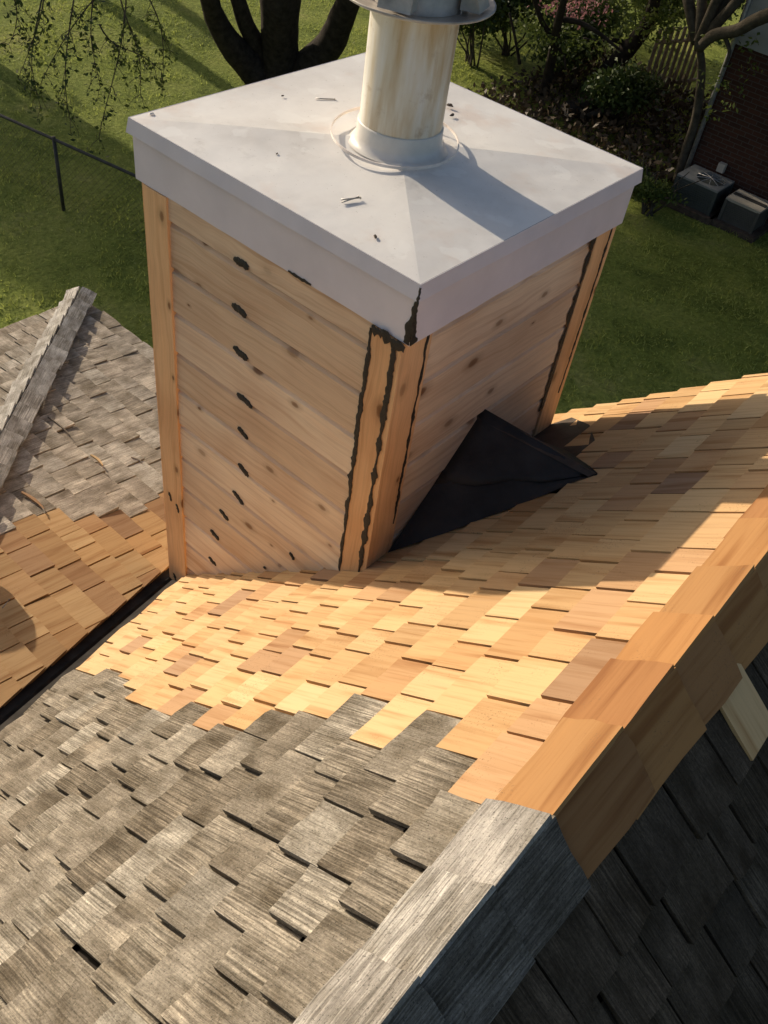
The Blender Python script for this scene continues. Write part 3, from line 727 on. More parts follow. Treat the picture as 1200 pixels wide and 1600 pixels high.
def cover():
    PC = (-.590, .585)
    rs = random.Random(51)
    # top sheet: four slightly dished facets rising to the flue
    c = [(-1.250, 0.0), (0.0, 0.0), (0.0, 1.226), (-1.250, 1.226)]
    mb = MB(); N = 14; apex = .034
    for k in range(4):
        a, b = c[k], c[(k + 1) % 4]; idx = []; vs = []
        for i in range(N + 1):
            f = i / N * .985
            for j in range(N + 1):
                g = j / N
                x = (a[0] + (b[0] - a[0]) * g) * (1 - f) + PC[0] * f; y = (a[1] + (b[1] - a[1]) * g) * (1 - f) + PC[1] * f
                z = apex * f - .007 * math.sin(math.pi * f) * math.sin(math.pi * g) + .0016 * math.sin(9 * x + 5 * y) * math.sin(7 * y - 3 * x) * min(1, 5 * f)
                vs.append((x, y, z))
        w = N + 1
        mb.add(vs, [(i * w + j, i * w + j + 1, (i + 1) * w + j + 1, (i + 1) * w + j) for i in range(N) for j in range(N)], smooth=True)
    top = mb.build('cover_sheet', CAP, chim); top['label'] = 'pale painted metal cover sheet rising slightly to the flue'
    # the drip flange and the skirt under it, one band per side
    def band(z0, z1, o0, o1, name):
        for k in range(4):
            a, b = c[k], c[(k + 1) % 4]; vs = []; n = 12
            cx, cy = -.625, .613
            for i in range(n + 1):
                g = i / n
                for z, o in ((z0, o0), (z1, o1)):
                    x = a[0] + (b[0] - a[0]) * g; y = a[1] + (b[1] - a[1]) * g
                    x += o if x > cx else -o if abs(x - a[0]) < 1e-6 and abs(b[0] - a[0]) < 1e-6 or x <= -1.249 else 0
                    vs.append((x, y, z))
            # outward offset along the side's normal and along its run at the ends
            nx, ny = (b[1] - a[1]), -(b[0] - a[0]); l = math.hypot(nx, ny); nx /= l; ny /= l
            tx, ty = (b[0] - a[0]) / l, (b[1] - a[1]) / l
            vs = []
            for i in range(n + 1):
                g = i / n
                for z, o in ((z0, o0), (z1, o1)):
                    wob = 0 if z == z0 else rs.uniform(-.0012, .0012)
                    e = o * (2 * g - 1)
                    vs.append((a[0] + (b[0] - a[0]) * g + nx * (o + wob) + tx * e, a[1] + (b[1] - a[1]) * g + ny * (o + wob) + ty * e, z + (rs.uniform(-.0015, .0015) if z == z1 else 0)))
            m = MB(); m.add(vs, [(2 * i, 2 * i + 1, 2 * i + 3, 2 * i + 2) for i in range(n)])
            o = m.build(name, SKIRT, chim)
            md = o.modifiers.new('thickness', 'SOLIDIFY'); md.thickness = .0015; md.offset = -1
    band(.0005, -.050, .003, .011, 'drip_flange')
    band(-.046, -.208, -.004, -.004, 'cover_skirt')
    # flue
    m = MB(); m.lathe([(.1375, .092), (.137, .40), (.1375, .458), (.139, .463), (.132, .468)], (*PC, 0), 56); m.build('flue_pipe', FLUE, chim)
    m = MB(); m.lathe([(.172, .022), (.160, .026), (.149, .038), (.1445, .052), (.143, .092), (.1415, .095), (.1372, .096)], (*PC, 0), 56); m.build('flue_collar', COLLAR, chim)
    m = MB(); m.lathe([(.139, .446), (.195, .454), (.232, .466), (.237, .470), (.237, .475), (.231, .474), (.194, .461), (.135, .454)], (*PC, 0), 56)
    rc = m.build('rain_cap', RAINCAP, chim)
    m = MB()
    m.lathe([(.1395, .456), (.1395, .55), (.133, .55), (.133, .456)], (*PC, 0), 40); m.build('inner_sleeve', RAINCAP, chim, None)
    for k in range(4):
        a = math.radians(20 + 90 * k); m = MB()
        m.box(.146, -.03, .458, .150, .03, .68, M=Matrix.Translation((*PC, 0)) @ Matrix.Rotation(a, 4, 'Z'))
        m.add([tuple(Matrix.Translation((*PC, 0)) @ Matrix.Rotation(a, 4, 'Z') @ Vector(p)) for p in ((.148, -.05, .476), (.21, -.05, .476), (.148, -.05, .64), (.148, .05, .476), (.21, .05, .476), (.148, .05, .64))],
              [(0, 1, 2), (3, 5, 4), (1, 4, 5, 2)])
        m.build('cap_strut', RAINCAP, rc)
    m = MB(); m.lathe([(.26, .67), (.262, .68), (.14, .74), (.0, .77)], (*PC, 0), 48); m.build('cap_hood', RAINCAP, rc)
    # loose storm ring lying round the foot of the flue
    R = .213; m = MB(); cx, cy = -.600, .578; n = 64; vs = []
    for k in range(n):
        a = 2 * math.pi * k / n; zz = .052 + .010 * math.cos(a - 2.2)
        for r, dz in ((R - .002, 0), (R + .002, 0), (R + .002, .009), (R - .002, .009)):
            vs.append((cx + r * math.cos(a), cy + r * math.sin(a), zz + dz - .012))
    m.add(vs, [(k * 4 + i, ((k + 1) % n) * 4 + i, ((k + 1) % n) * 4 + (i + 1) % 4, k * 4 + (i + 1) % 4) for k in range(n) for i in range(4)])
    o = m.build('storm_ring', RING); tag(o, 'thin white metal ring lying loose around the foot of the flue pipe', 'ring')
cover()

def cricket():
    yr, zr_ = .605, -.785; tip = (.452, .63, zA(.452) + .012); x0 = X1C
    for s, mat, nm in ((-1, FELT, 'cricket_slope'), (1, FELT, 'cricket_slope')):
        N = 10; vs = []
        yb_ = .115 if s < 0 else 1.10
        for i in range(N + 1):
            f = i / N                                    # along the ridge from the wall to the tip
            rx, ry, rz = x0 + (tip[0] - x0) * f, yr + (tip[1] - yr) * f, zr_ + (tip[2] - zr_) * f
            ex = x0 + .03 + (tip[0] - x0 - .03) * f; ey = yb_ + (tip[1] - yb_) * f + s * .02 * math.sin(math.pi * f) * 1.5; ez = zA(ex) + .030
            for j in range(N + 1):
                g = j / N; sag = -.022 * math.sin(math.pi * g) * (1 - .6 * f) + .0035 * math.sin(11 * g + 9 * f) * math.sin(7 * f + 3 * g)
                vs.append((rx + (ex - rx) * g, ry + (ey - ry) * g, rz + (ez - rz) * g + sag))
        w = N + 1; m = MB(); fs = [(i * w + j, (i + 1) * w + j, (i + 1) * w + j + 1, i * w + j + 1) for i in range(N) for j in range(N)]
        m.add(vs, fs if s > 0 else [f[::-1] for f in fs], smooth=True)
        o = m.build(nm, mat, chim); o['label'] = 'black underlayment on the cricket behind the chimney'
        if s < 0:                                        # upper sheet lapped over the lower one
            lap = [(x + .002, y - .004, z + .005) for k, (x, y, z) in enumerate(vs) if k % w <= 5]; q = 6; m = MB()
            lap = [(x, y + (.012 * math.sin(k * 1.3) if k % q == 5 else 0), z) for k, (x, y, z) in enumerate(lap)]
            m.add(lap, [(i * q + j, i * q + j + 1, (i + 1) * q + j + 1, (i + 1) * q + j) for i in range(N) for j in range(q - 1)], smooth=True)
            o = m.build('lapped_sheet', FELT, chim); md = o.modifiers.new('thickness', 'SOLIDIFY'); md.thickness = .004
    # metal ridge strip, and the brown flashing at its far foot
    m = MB(); m.add([(x0 + .005, yr - .035, zr_ - .024), (x0 + .005, yr, zr_ + .006), (x0 + .005, yr + .035, zr_ - .024),
                     (tip[0], tip[1] - .02, tip[2] - .002), (tip[0] + .005, tip[1], tip[2] + .008), (tip[0], tip[1] + .02, tip[2] - .002)],
                    [(0, 3, 4, 1), (1, 4, 5, 2)]); m.build('cricket_ridge_strip', RUSTY, chim)
    m = MB(); m.add([(x0 + .012, 1.24, zA(x0) + .05), (x0 + .035, .98, zA(x0) + .09), (tip[0], tip[1] + .01, tip[2] + .004), (tip[0] + .02, tip[1] + .03, tip[2] + .012), (.17, 1.16, zA(.17) + .031), (.03, 1.30, zA(.03) + .032)],
                    [(0, 1, 2, 3, 4, 5)]); m.build('foot_flashing', RUSTY, chim)
cricket()

# ------------------------------------------------------------------ loose things on the roof
def stick(name, p, q, w, h, mat, label, cat, group=None, rnd=.5):
    p, q = Vector(p), Vector(q); d = q - p; L = d.length
    z = Vector((0, 0, 1)); x = d.normalized(); y = z.cross(x).normalized(); z = x.cross(y)
    m = MB(); n = 5; vs = []; lc = []
    for i in range(n):
        f = i / (n - 1); ww = w * (1 - .5 * abs(2 * f - .9)); b = .01 * math.sin(3 * f)
        for a, c in ((-1, 0), (1, 0), (.8, 1), (-.7, .8)):
            v = x * (L * f) + y * (a * ww / 2 + b) + z * (c * h); vs.append(v); lc.append((a * ww, L * f, c * h))
    fs = [(i * 4 + k, i * 4 + (k + 1) % 4, (i + 1) * 4 + (k + 1) % 4, (i + 1) * 4 + k) for i in range(n - 1) for k in range(4)] + [(3, 2, 1, 0), (4 * n - 4, 4 * n - 3, 4 * n - 2, 4 * n - 1)]
    m.add(vs, fs, lc, rnd)
    return tag(m.build(name, mat, None, Matrix.Translation(p)), label, cat, group)

def onB(px, py, h=.03):
    d = RC.T @ np.array([px - 600.0, py - 800.0, FPX]); n = np.array([0, SB, 1.0])
    t = (ZV0 + h - n @ CAM) / (n @ d); return CAM + t * d
stick('wood_splinter', onB(34, 770), onB(68, 796), .020, .010, CEDAR, 'orange wood splinter lying near the shadow of the hip caps', 'splinter', rnd=.9)
stick('wood_splinter', onB(75, 652), onB(110, 682), .010, .007, WEATH_B, 'thin dark curved splinter high on the grey wing roof', 'splinter', rnd=.5)
stick('wood_splinter', onB(142, 712), onB(160, 728), .018, .010, CEDAR, 'short orange splinter on a grey shingle in the middle of the wing roof', 'splinter', rnd=.2)
stick('wood_splinter', onB(56, 786), onB(70, 803), .008, .006, WEATH_B, 'thin grey splinter just above the fresh shingles of the wing', 'splinter', rnd=.7)
stick('wood_splinter', onB(205, 715), onB(222, 724), .009, .006, WEATH_B, 'thin dark splinter beside the chimney on the wing roof', 'splinter', rnd=.1)

def nail(p, q, label, r=.0022):
    p, q = Vector(p), Vector(q); m = MB(); d = (q - p)
    m.tube([p * 0, d * .5, d], [r, r, r * .9], 6); m.tube([d * 1.0, d * 1.02], [r * 2.2, r * 2.2], 8)
    tag(m.build('nail', NAIL, None, Matrix.Translation(p)), label, 'nail', 'loose nails and staples')
ct = lambda px, py, h: at(px, py, z=h)
nail(ct(493, 154, .010), ct(523, 155, .012), 'loose nail on the metal cover left of the flue pipe')
nail(ct(533, 312, .0125), ct(563, 309, .0145), 'loose nail on the near left part of the metal cover')
nail(ct(534, 316, .0115), ct(560, 308, .0165), 'second nail crossing another on the near part of the metal cover')
nail(onB(4, 950, .034), onB(14, 937, .034), 'loose nail on the fresh shingles at the left end of the wing')
def bit(p, r, label, mat, sd):
    rs = random.Random(sd); m = MB(); vs = []
    for k in range(7):
        a = k / 7 * 2 * math.pi; rr = r * rs.uniform(.5, 1.2); vs.append((rr * math.cos(a), rr * .5 * math.sin(a), 0))
    vs += [(x * .6, y * .6, r * rs.uniform(.15, .4)) for x, y, z in vs]
    m.add(vs, [(i, (i + 1) % 7, 7 + (i + 1) % 7, 7 + i) for i in range(7)] + [tuple(range(7, 14))])
    tag(m.build('debris_chip', mat, None, Matrix.Translation(p) @ Matrix.Rotation(rs.uniform(0, 3), 4, 'Z')), label, 'debris', 'chips lying on the metal cover')
bit(ct(237, 178, .004), .014, 'pale chip near the left corner of the metal cover', RING, 1)
bit(ct(586, 370, .007), .012, 'dark chip near the front corner of the metal cover', RUSTY, 2)
bit(ct(433, 240, .009), .008, 'small dark chip in the left middle of the metal cover', RUSTY, 3)
bit(ct(702, 165, .014), .022, 'dark leaf chip right behind the flue pipe', RUSTY, 4)
bit(ct(707, 180, .014), .014, 'second dark chip right of the flue pipe', RUSTY, 5)
bit(ct(441, 150, .008), .009, 'tiny chip on the rear left of the metal cover', RUSTY, 6)

def vent():  # unseen vent, added to cast a rounded shadow on the wing slope
    x, y = -2.0, -.82; z = zB(y)
    v = empty('added_roof_vent', (x, y, z), 'unseen low round vent added to cast a shadow on the wing', 'vent')
    m = MB(); m.lathe([(.10, -.02), (.10, .18), (.19, .19), (.19, .25), (.15, .30), (.08, .325), (.0, .33)], (x, y, z), 28); m.build('vent_hood', GALV, v)
    m = MB(); m.box(-.2, -.2, .028, .2, .2, .031, M=Matrix.Translation((x, y, z)) @ Matrix.Rotation(-math.atan(SB), 4, 'X')); m.build('base_plate', GALV, v)
vent()

# ------------------------------------------------------------------ background
def leaves(centers, n, size, mat, name, parent, shell=.35, flat=1.0):
    """n leaf quads spread through ellipsoids [(centre, radii)], clumped."""
    C = np.array([c for c, r in centers]); Rr = np.array([r for c, r in centers])
    vol = np.prod(Rr, 1) ** .75; idx = RNG.choice(len(C), n, p=vol / vol.sum())
    d = RNG.normal(size=(n, 3)); d /= np.linalg.norm(d, axis=1)[:, None]
    rad = RNG.random(n) ** shell
    P = C[idx] + d * rad[:, None] * Rr[idx]
    k = max(6, n // 28); seeds = P[RNG.integers(0, n, k)]
    P = .45 * P + .55 * (seeds[RNG.integers(0, k, n)] + RNG.normal(size=(n, 3)) * Rr[idx] * .10)
    return leaf_quads(P, size, mat, name, parent)

def leaf_quads(P, size, mat, name, parent):
    n = len(P)
    a = RNG.normal(size=(n, 3)); a /= np.linalg.norm(a, axis=1)[:, None]
    b = np.cross(a, RNG.normal(size=(n, 3))); b /= np.linalg.norm(b, axis=1)[:, None]
    nn = np.cross(a, b)
    s = (size * RNG.uniform(.6, 1.35, n))[:, None]
    V = np.stack([P - a * s * .9, P + b * s * .5 + nn * s * .12, P + a * s * 1.0, P - b * s * .5 + nn * s * .12], 1).reshape(-1, 3)
    return np_mesh(name, V, np.arange(4 * n).reshape(n, 4), mat, RNG.random(n), parent)

def limb(m, a, b, r0, r1, bend, rs, n=7):
    a, b = Vector(a), Vector(b); pts = []; rad = []
    w = Vector((rs.uniform(-1, 1), rs.uniform(-1, 1), rs.uniform(-.4, .8))) * bend * (b - a).length
    for i in range(n):
        f = i / (n - 1); pts.append(a.lerp(b, f) + w * math.sin(math.pi * f) + Vector((rs.uniform(-1, 1), rs.uniform(-1, 1), rs.uniform(-1, 1))) * .012 * (b - a).length); rad.append(r0 + (r1 - r0) * f)
    m.tube(pts, rad, 8); return pts

def tree(name, base, h, crown, nleaf, lsize, label, leafmat=LEAF, r=.2, bark=BARK, seed=1, nl=7, cat='tree', group=None, clear=.4):
    rs = random.Random(seed); b = Vector(base)
    t = empty(name, base, label, cat, group)
    m = MB(); topp = b + Vector((rs.uniform(-.4, .4), rs.uniform(-.4, .4), h * .8))
    spine = limb(m, b - Vector((0, 0, .2)), topp, r, r * .3, .05, rs, 9)
    for i in range(nl):
        c, rr = crown[i % len(crown)]
        p = spine[min(8, int(9 * rs.uniform(clear, .95)))]
        e = Vector(c) + Vector((rs.uniform(-.6, .6) * rr[0], rs.uniform(-.6, .6) * rr[1], rs.uniform(-.4, .6) * rr[2]))
        q = limb(m, p, e, r * .35, r * .08, .1, rs)
        for k in range(3):
            s = q[rs.randint(2, 6)]; limb(m, s, s + Vector((rs.uniform(-.5, .5) * rr[0], rs.uniform(-.5, .5) * rr[1], rs.uniform(-.2, .5) * rr[2])), r * .10, r * .03, .1, rs, 5)
    m.build('trunk', bark, t)
    leaves(crown, nleaf, lsize, leafmat, 'crown', t)
    return t

def G(px, py): return at(px, py, z=GZ)

# the many-stemmed tree behind the chimney
def big_tree():
    b = G(432, 128); t = empty('shade_tree', b, 'big dark tree with several thick stems rising behind the chimney', 'tree')
    dist = float(np.linalg.norm(b - CAM))
    rs = random.Random(61)
    def stem(pxs, d0, d1, ws, over):
        m = MB(); pts = []; rad = []
        for i, ((x, y), w) in enumerate(zip(pxs, ws)):
            dd = d0 + (d1 - d0) * i / (len(pxs) - 1); pts.append(at(x, y, dist=dd)); rad.append(w * .88 / FPX * dd / 2)
        e = Vector(pts[-1]); v = (Vector(pts[-1]) - Vector(pts[-2])).normalized()
        for k in range(1, 7):
            e = e + (v * .75 + Vector((0, 0, .35)) + Vector((rs.uniform(-.2, .2), rs.uniform(-.2, .2), 0))) * over; pts.append(tuple(e)); rad.append(rad[-1] * .84)
        # smooth subdivision
        P = [Vector(p) for p in pts]; Q = []; W = []
        for i in range(len(P) - 1):
            p0, p1, p2, p3 = P[max(i - 1, 0)], P[i], P[i + 1], P[min(i + 2, len(P) - 1)]
            for f in (0, .33, .66):
                Q.append(.5 * ((2 * p1) + (p2 - p0) * f + (2 * p0 - 5 * p1 + 4 * p2 - p3) * f * f + (3 * p1 - p0 - 3 * p2 + p3) * f ** 3)); W.append((rad[i] + (rad[i + 1] - rad[i]) * f) * rs.uniform(.96, 1.04))
        Q.append(P[-1]); W.append(rad[-1])
        m.tube(Q, W, 12); m.build('trunk', BARK, t); return P
    e1 = stem([(440, 150), (438, 95), (437, 50), (438, 0)], dist, dist - 1.2, [86, 60, 58, 62], .9)
    e2 = stem([(425, 140), (392, 105), (358, 66), (335, 25), (325, -10)], dist, dist - 1.4, [60, 48, 40, 32, 28], .9)
    e3 = stem([(425, 120), (404, 75), (385, 40), (372, 0)], dist - .1, dist - 1.0, [44, 30, 26, 24], .9)
    e4 = stem([(440, 130), (480, 104), (515, 70), (533, 30), (548, -10)], dist, dist - 2.0, [60, 50, 46, 42, 36], .9)
    crown = []
    for e in (e1, e2, e3, e4):
        p = e[-1]; crown.append(((p.x, p.y, p.z + .8), (2.4, 2.4, 1.9)))
    over = [((-6.6, 10.2, 2.2), (2.3, 2.0, 1.2)), ((-3.6, 9.6, 2.4), (2.4, 2.2, 1.2)), ((-1.0, 11.0, 2.4), (2.4, 2.2, 1.2)), ((-2.4, 8.0, 3.2), (2.0, 1.4, 1.0)), ((1.2, 9.6, 2.8), (2.0, 2.0, 1.1))]  # unseen canopy added to block sky light from the right lawn
    m = MB()
    for c_, r_ in over: limb(m, e4[-1], c_, .10, .03, .10, rs)
    m.build('added_canopy_limbs', BARK, t)
    leaves(crown, 9000, .075, LEAF, 'crown', t)
    leaves(over, 20000, .155, LEAF, 'crown', t)
big_tree()

# tree at the left whose twigs hang into the picture
def twig_tree():
    b = (-15.2, 6.6, GZ); t = tree('hanging_tree', b, 8.0, [((-15.0, 6.8, .2), (2.2, 2.0, 1.9)), ((-14.0, 7.4, 1.0), (2.0, 1.6, 1.5))], 6000, .07,
                                   'tree at the left edge with leafy twigs hanging over the lawn', r=.2, seed=71)
    rs = random.Random(72)
    for k, (x0, y0, x1, y1, dd) in enumerate(((215, -40, 258, 122, 13.2), (150, -30, 75, 132, 13.4), (160, -40, 150, 140, 13.0), (195, -30, 208, 146, 13.6), (60, -40, 38, 120, 13.3), (110, -40, 118, 190, 12.8), (165, 40, 240, 110, 13.1), (20, -30, 8, 66, 13.5), (185, -20, 168, 220, 13.2), (60, 0, 66, 170, 13.6))):
        m = MB(); P = []; n = 9
        for i in range(n):
            f = i / (n - 1); p = Vector(at(x0 + (x1 - x0) * f + 14 * math.sin(3.4 * f + 1.7 * k), y0 + (y1 - y0) * f + 4 * math.sin(7 * f + 2 * k), dist=dd + .3 * f)); P.append(p)
        m.tube(P, [.011 * (1 - .8 * i / n) for i in range(n)], 5)
        L = []
        for i in range(2, n):
            for j in range(3):
                e = P[i] + Vector((rs.uniform(-.16, .16), rs.uniform(-.16, .16), rs.uniform(-.30, .06)))
                m.tube([P[i], (P[i] + e) / 2 + Vector((0, 0, .03)), e], [.004, .003, .002], 4)
                for _ in range(5): L.append(tuple(e.lerp(P[i], rs.uniform(0, .7)) + Vector((rs.uniform(-.05, .05), rs.uniform(-.05, .05), rs.uniform(-.08, .03)))))
        m.build('twig', BARK2, t)
        leaf_quads(np.array(L), .034, LEAF if k % 3 else LEAFB, 'twig_leaves', t)
twig_tree()

# trees towards the sun that throw the shadows on the lawn (outside the picture)
tree('yard_tree', (-26.0, 6.7, GZ), 11, [((-26, 6.9, .8), (2.4, 1.9, 2.6)), ((-25.5, 7.2, 3.4), (2.2, 2.1, 2.0)), ((-26.5, 6.3, 1.5), (1.8, 1.8, 3.0)), ((-26, 5.5, 1.7), (1.5, 1.1, 1.5))], 8500, .13, 'yard tree beyond the left edge, south of the pair', seed=81, r=.22)
tree('yard_tree', (-27.0, 12.4, GZ), 15, [((-27, 11.2, 6.2), (2.8, 2.4, 2.6)), ((-26.5, 13.6, 6.8), (2.8, 2.4, 3.0)), ((-27, 12.4, 8.4), (2.6, 2.6, 2.0)), ((-27, 9.6, 5.4), (2, 1.6, 2.0))], 9000, .15, 'tall yard tree with a high crown beyond the left edge', seed=83, r=.3, clear=.7)
tree('yard_tree', (-24.0, 18.8, GZ), 12, [((-24, 18.8, 1.8), (3.0, 2.6, 3.4)), ((-23, 17.4, 4.6), (2.6, 2.4, 2.4)), ((-24.5, 20.5, 3.4), (2.6, 2.6, 3))], 9000, .15, 'broad yard tree beyond the left edge, north of the pair', seed=85, r=.3)

tree('yard_tree', (-20.0, 10.4, GZ), 10, [((-20, 9.0, 1.7), (1.8, 1.5, 1.5)), ((-20.3, 10.8, 1.5), (2.0, 1.7, 1.5)), ((-19.6, 12.6, 1.7), (1.8, 1.7, 1.5)), ((-20, 14.2, 1.4), (1.8, 1.5, 1.4)), ((-20, 11, 3.2), (2.4, 2.4, 1.4)), ((-20.5, 8.0, 1.2), (1.4, 1.0, 1.2))], 17000, .11, 'yard tree beyond the top left edge, nearest to the many-stemmed tree', seed=87, r=.22, clear=.65)
# chain link fence
def fence():
    a, b = Vector((-10.328, 4.47, -4.25)), Vector((-8.028, 4.85, -4.25)); d = (b - a).normalized()
    f = empty('chain_link_fence', (a.x, a.y, GZ), 'low dark chain link fence on the lawn left of the chimney', 'fence')
    s, e = a - d * 7.5, a + d * 7.0
    m = MB(); m.tube([s, a, e], .021, 8); m.build('top_rail', GALVD, f)
    p0 = Vector((-9.35, 4.63, GZ))
    for k in range(-3, 3):
        p = p0 + d * 2.6 * k; m = MB(); m.tube([p - Vector((0, 0, .1)), Vector((p.x, p.y, -4.215))], .026, 8); m.build('post', GALVD, f)
    m = MB(); L = (e - s).length; h = .96; st = .085; n = int(L / st)
    for i in range(-int(h / st), n):
        for sg in (1, -1):
            x0, x1 = i * st, i * st + h; z0, z1 = (0, h) if sg > 0 else (h, 0)
            if x0 < 0 or x1 > L: continue
            p, q = s + d * x0, s + d * x1
            p = Vector((p.x, p.y, GZ + .04 + z0)); q = Vector((q.x, q.y, GZ + .04 + z1)); w = Vector((0, 0, .0022))
            m.add([p - w, p + w, q + w, q - w], [(0, 1, 2, 3)])
    tag(m.build('wire_mesh', GALVD, f), kind='stuff')
GALVD = mat_plain('dark_fence_steel', (.06, .058, .055), 0.6, 0.4, 0.3, 9, 0.3)
fence()

# neighbouring brick house
def neighbour():
    nb = empty('brick_house', (-1.0, 16.0, GZ), 'neighbouring brick house in shade behind the two cooling units', 'house')
    x0, x1, y0, y1 = -4.20, 7.0, 13.35, 22.0
    m = MB(); m.box(x0, y0, GZ - .1, x1, y1, -2.9); m.build('brick_wall', BRICKHOUSE, nb)
    SID = mat_plain('pale_siding_paint', (.36, .35, .34), 0.7, 0.3, 0.1, 2)
    k = 0; z = -2.9
    while z < .3:
        m = MB(); m.add([(x0 - .03, y0 - .03, z), (x1, y0 - .03, z), (x1, y0 - .008, z + .19), (x0 - .008, y0 - .008, z + .19), (x0 - .03, y1, z), (x0 - .008, y1, z + .19)], [(0, 1, 2, 3), (4, 0, 3, 5)])
        m.build('siding_course', SID, nb); z += .18
    m = MB(); m.box(x0 + .0, y0 + .0, -2.9, x1, y1, .4); m.build('upper_wall', SID, nb)
    m = MB(); v = [(x0 - .5, y0 - .5, .35), (x1 + .5, y0 - .5, .35), (x0 - .5, (y0 + y1) / 2, 3.0), (x1 + .5, (y0 + y1) / 2, 3.0), (x0 - .5, y1 + .5, .35), (x1 + .5, y1 + .5, .35)]
    m.add(v, [(0, 1, 3, 2), (2, 3, 5, 4), (0, 2, 4), (1, 5, 3)]); m.build('roof', DECK, nb)
    m = MB(); m.tube([(x0 + .02, y0 - .05, GZ + .05), (x0 + .02, y0 - .05, -.2)], .04, 8); m.build('downspout', GALV, nb)
    p = at(1093, 272, y=y0 - .06); m = MB(); m.lathe([(.0, 0), (.09, 0), (.09, .03), (.05, .05), (.05, .16), (.035, .16), (.035, .06)], (0, 0, 0), 20)
    m.build('dryer_vent', RING, nb, Matrix.Translation((p[0], y0, p[2])) @ Matrix.Rotation(math.pi / 2, 4, 'X'))
    p = at(1127, 262, y=y0 - .06)
    m = MB(); m.box(p[0] - .06, y0 - .09, p[2] - .07, p[0] + .06, y0 - .001, p[2] + .07); m.build('outlet_box', FASCIA, nb)
neighbour()

def cooler(x, y, rot, w, d, h, label, slat_top):
    o = empty('cooling_unit', (x, y, GZ), label, 'air conditioner', 'cooling units by the brick house')
    M = Matrix.Translation((x, y, GZ)) @ Matrix.Rotation(rot, 4, 'Z')
    BODY = mat_plain('unit_paint', (.06, .068, .064) if slat_top else (.075, .072, .066), 0.55, 0.4, 0.15, 4)
    TOPM = mat_plain('unit_top_paint', (.22, .225, .22) if slat_top else (.36, .33, .28), 0.55, 0.4, 0.15, 4)
    m = MB(); m.box(-w / 2 - .1, -d / 2 - .1, -.02, w / 2 + .1, d / 2 + .1, .08, M=M); m.build('concrete_pad', RUSTY, o)
    m = MB(); m.box(-w / 2 + .02, -d / 2 + .02, .081, w / 2 - .02, d / 2 - .02, h - .04, M=M); m.build('casing', BODY, o)
    for sx in (-1, 1):
        for sy in (-1, 1):
            m = MB(); m.box(sx * (w / 2 - .02) - .025, sy * (d / 2 - .02) - .025, .081, sx * (w / 2 - .02) + .025, sy * (d / 2 - .02) + .025, h - .03, M=M); m.build('corner_post', BODY, o)
    for k in range(9):
        z = .14 + (h - .24) * k / 8; m = MB(); m.box(-w / 2 + .01, -d / 2 + .008, z, w / 2 - .01, -d / 2 + .02, z + .02, M=M); m.build('louvre', BODY, o)
    if slat_top:
        # lid with a round fan opening and guard
        m = MB(); n = 32; vs = []
        for k in range(n):
            a = 2 * math.pi * k / n; c_, s_ = math.cos(a), math.sin(a); q = 1 / max(abs(c_), abs(s_))
            vs += [M @ Vector((c_ * q * w / 2, s_ * q * d / 2, h - .03)), M @ Vector((c_ * q * w / 2, s_ * q * d / 2, h)), M @ Vector((w * .12 + c_ * .24, s_ * .24, h + .01)), M @ Vector((w * .12 + c_ * .24, s_ * .24, h - .06))]
        m.add(vs, [(k * 4 + i, ((k + 1) % n) * 4 + i, ((k + 1) % n) * 4 + i + 1, k * 4 + i + 1) for k in range(n) for i in range(3)]); m.build('lid', TOPM, o)
        m = MB()
        for k in range(5):
            a = math.pi * k / 5; m.tube([M @ Vector((w * .12 - .24 * math.cos(a), -.24 * math.sin(a), h + .012)), M @ Vector((w * .12, 0, h + .03)), M @ Vector((w * .12 + .24 * math.cos(a), .24 * math.sin(a), h + .012))], .006, 5)
        m.build('fan_guard', GALV, o)
        m = MB()
        for k in range(4):
            m.box(.02, -.05, h - .10, .21, .05, h - .09, M=M @ Matrix.Translation((w * .12, 0, 0)) @ Matrix.Rotation(k * math.pi / 2, 4, 'Z'))
        m.build('fan_blades', GALVD, o)
    else:
        m = MB(); m.box(-w / 2, -d / 2, h - .04, w / 2, d / 2, h, M=M); m.build('lid', TOPM, o)
        m = MB(); m.box(-w / 2 + .02, -.04, h + .002, w / 2 - .02, .05, h + .012, M=M); m.build('lid_slot', GALVD, o)
c1 = G(1086, 322); c2 = G(1154, 354)
cooler(float(c1[0]), float(c1[1]), .0, .74, .62, .50, 'green-grey cooling unit with a round fan opening on top', True)
cooler(float(c2[0]), float(c2[1]), .0, .60, .50, .46, 'smaller tan topped cooling unit right of the larger one', False)

# shrubs, small trees and fallen limbs behind the chimney, right
shr = [(735, 110, 1.3, 1.9, LEAF, 'dark leafy shrub right behind the flue pipe'), (790, 90, 1.4, 2.2, LEAF, 'dark shrub just right of the flue cap'),
       (855, 130, 1.2, 1.7, LEAF, 'shrub above the cut log, right of the flue'), (905, 105, 1.4, 1.9, LEAFB, 'sunlit olive green shrub under the thin forked tree'),
       (955, 190, 1.0, 1.2, LEAF, 'low dark shrub beside the curved fallen limb'), (1000, 60, 1.5, 1.8, LEAFB, 'light shrub in front of the picket railing'),
       (1012, 330, .55, .55, LEAFB, 'low bush left of the larger cooling unit'), (985, 300, .5, .5, LEAFB, 'small weedy clump behind the right corner of the metal cover'), (1100, 60, 1.3, 2.2, LEAF, 'dark shrub against the pale siding'),
       (700, 40, 1.5, 2.2, LEAF, 'tall shrub partly hidden behind the flue cap')]
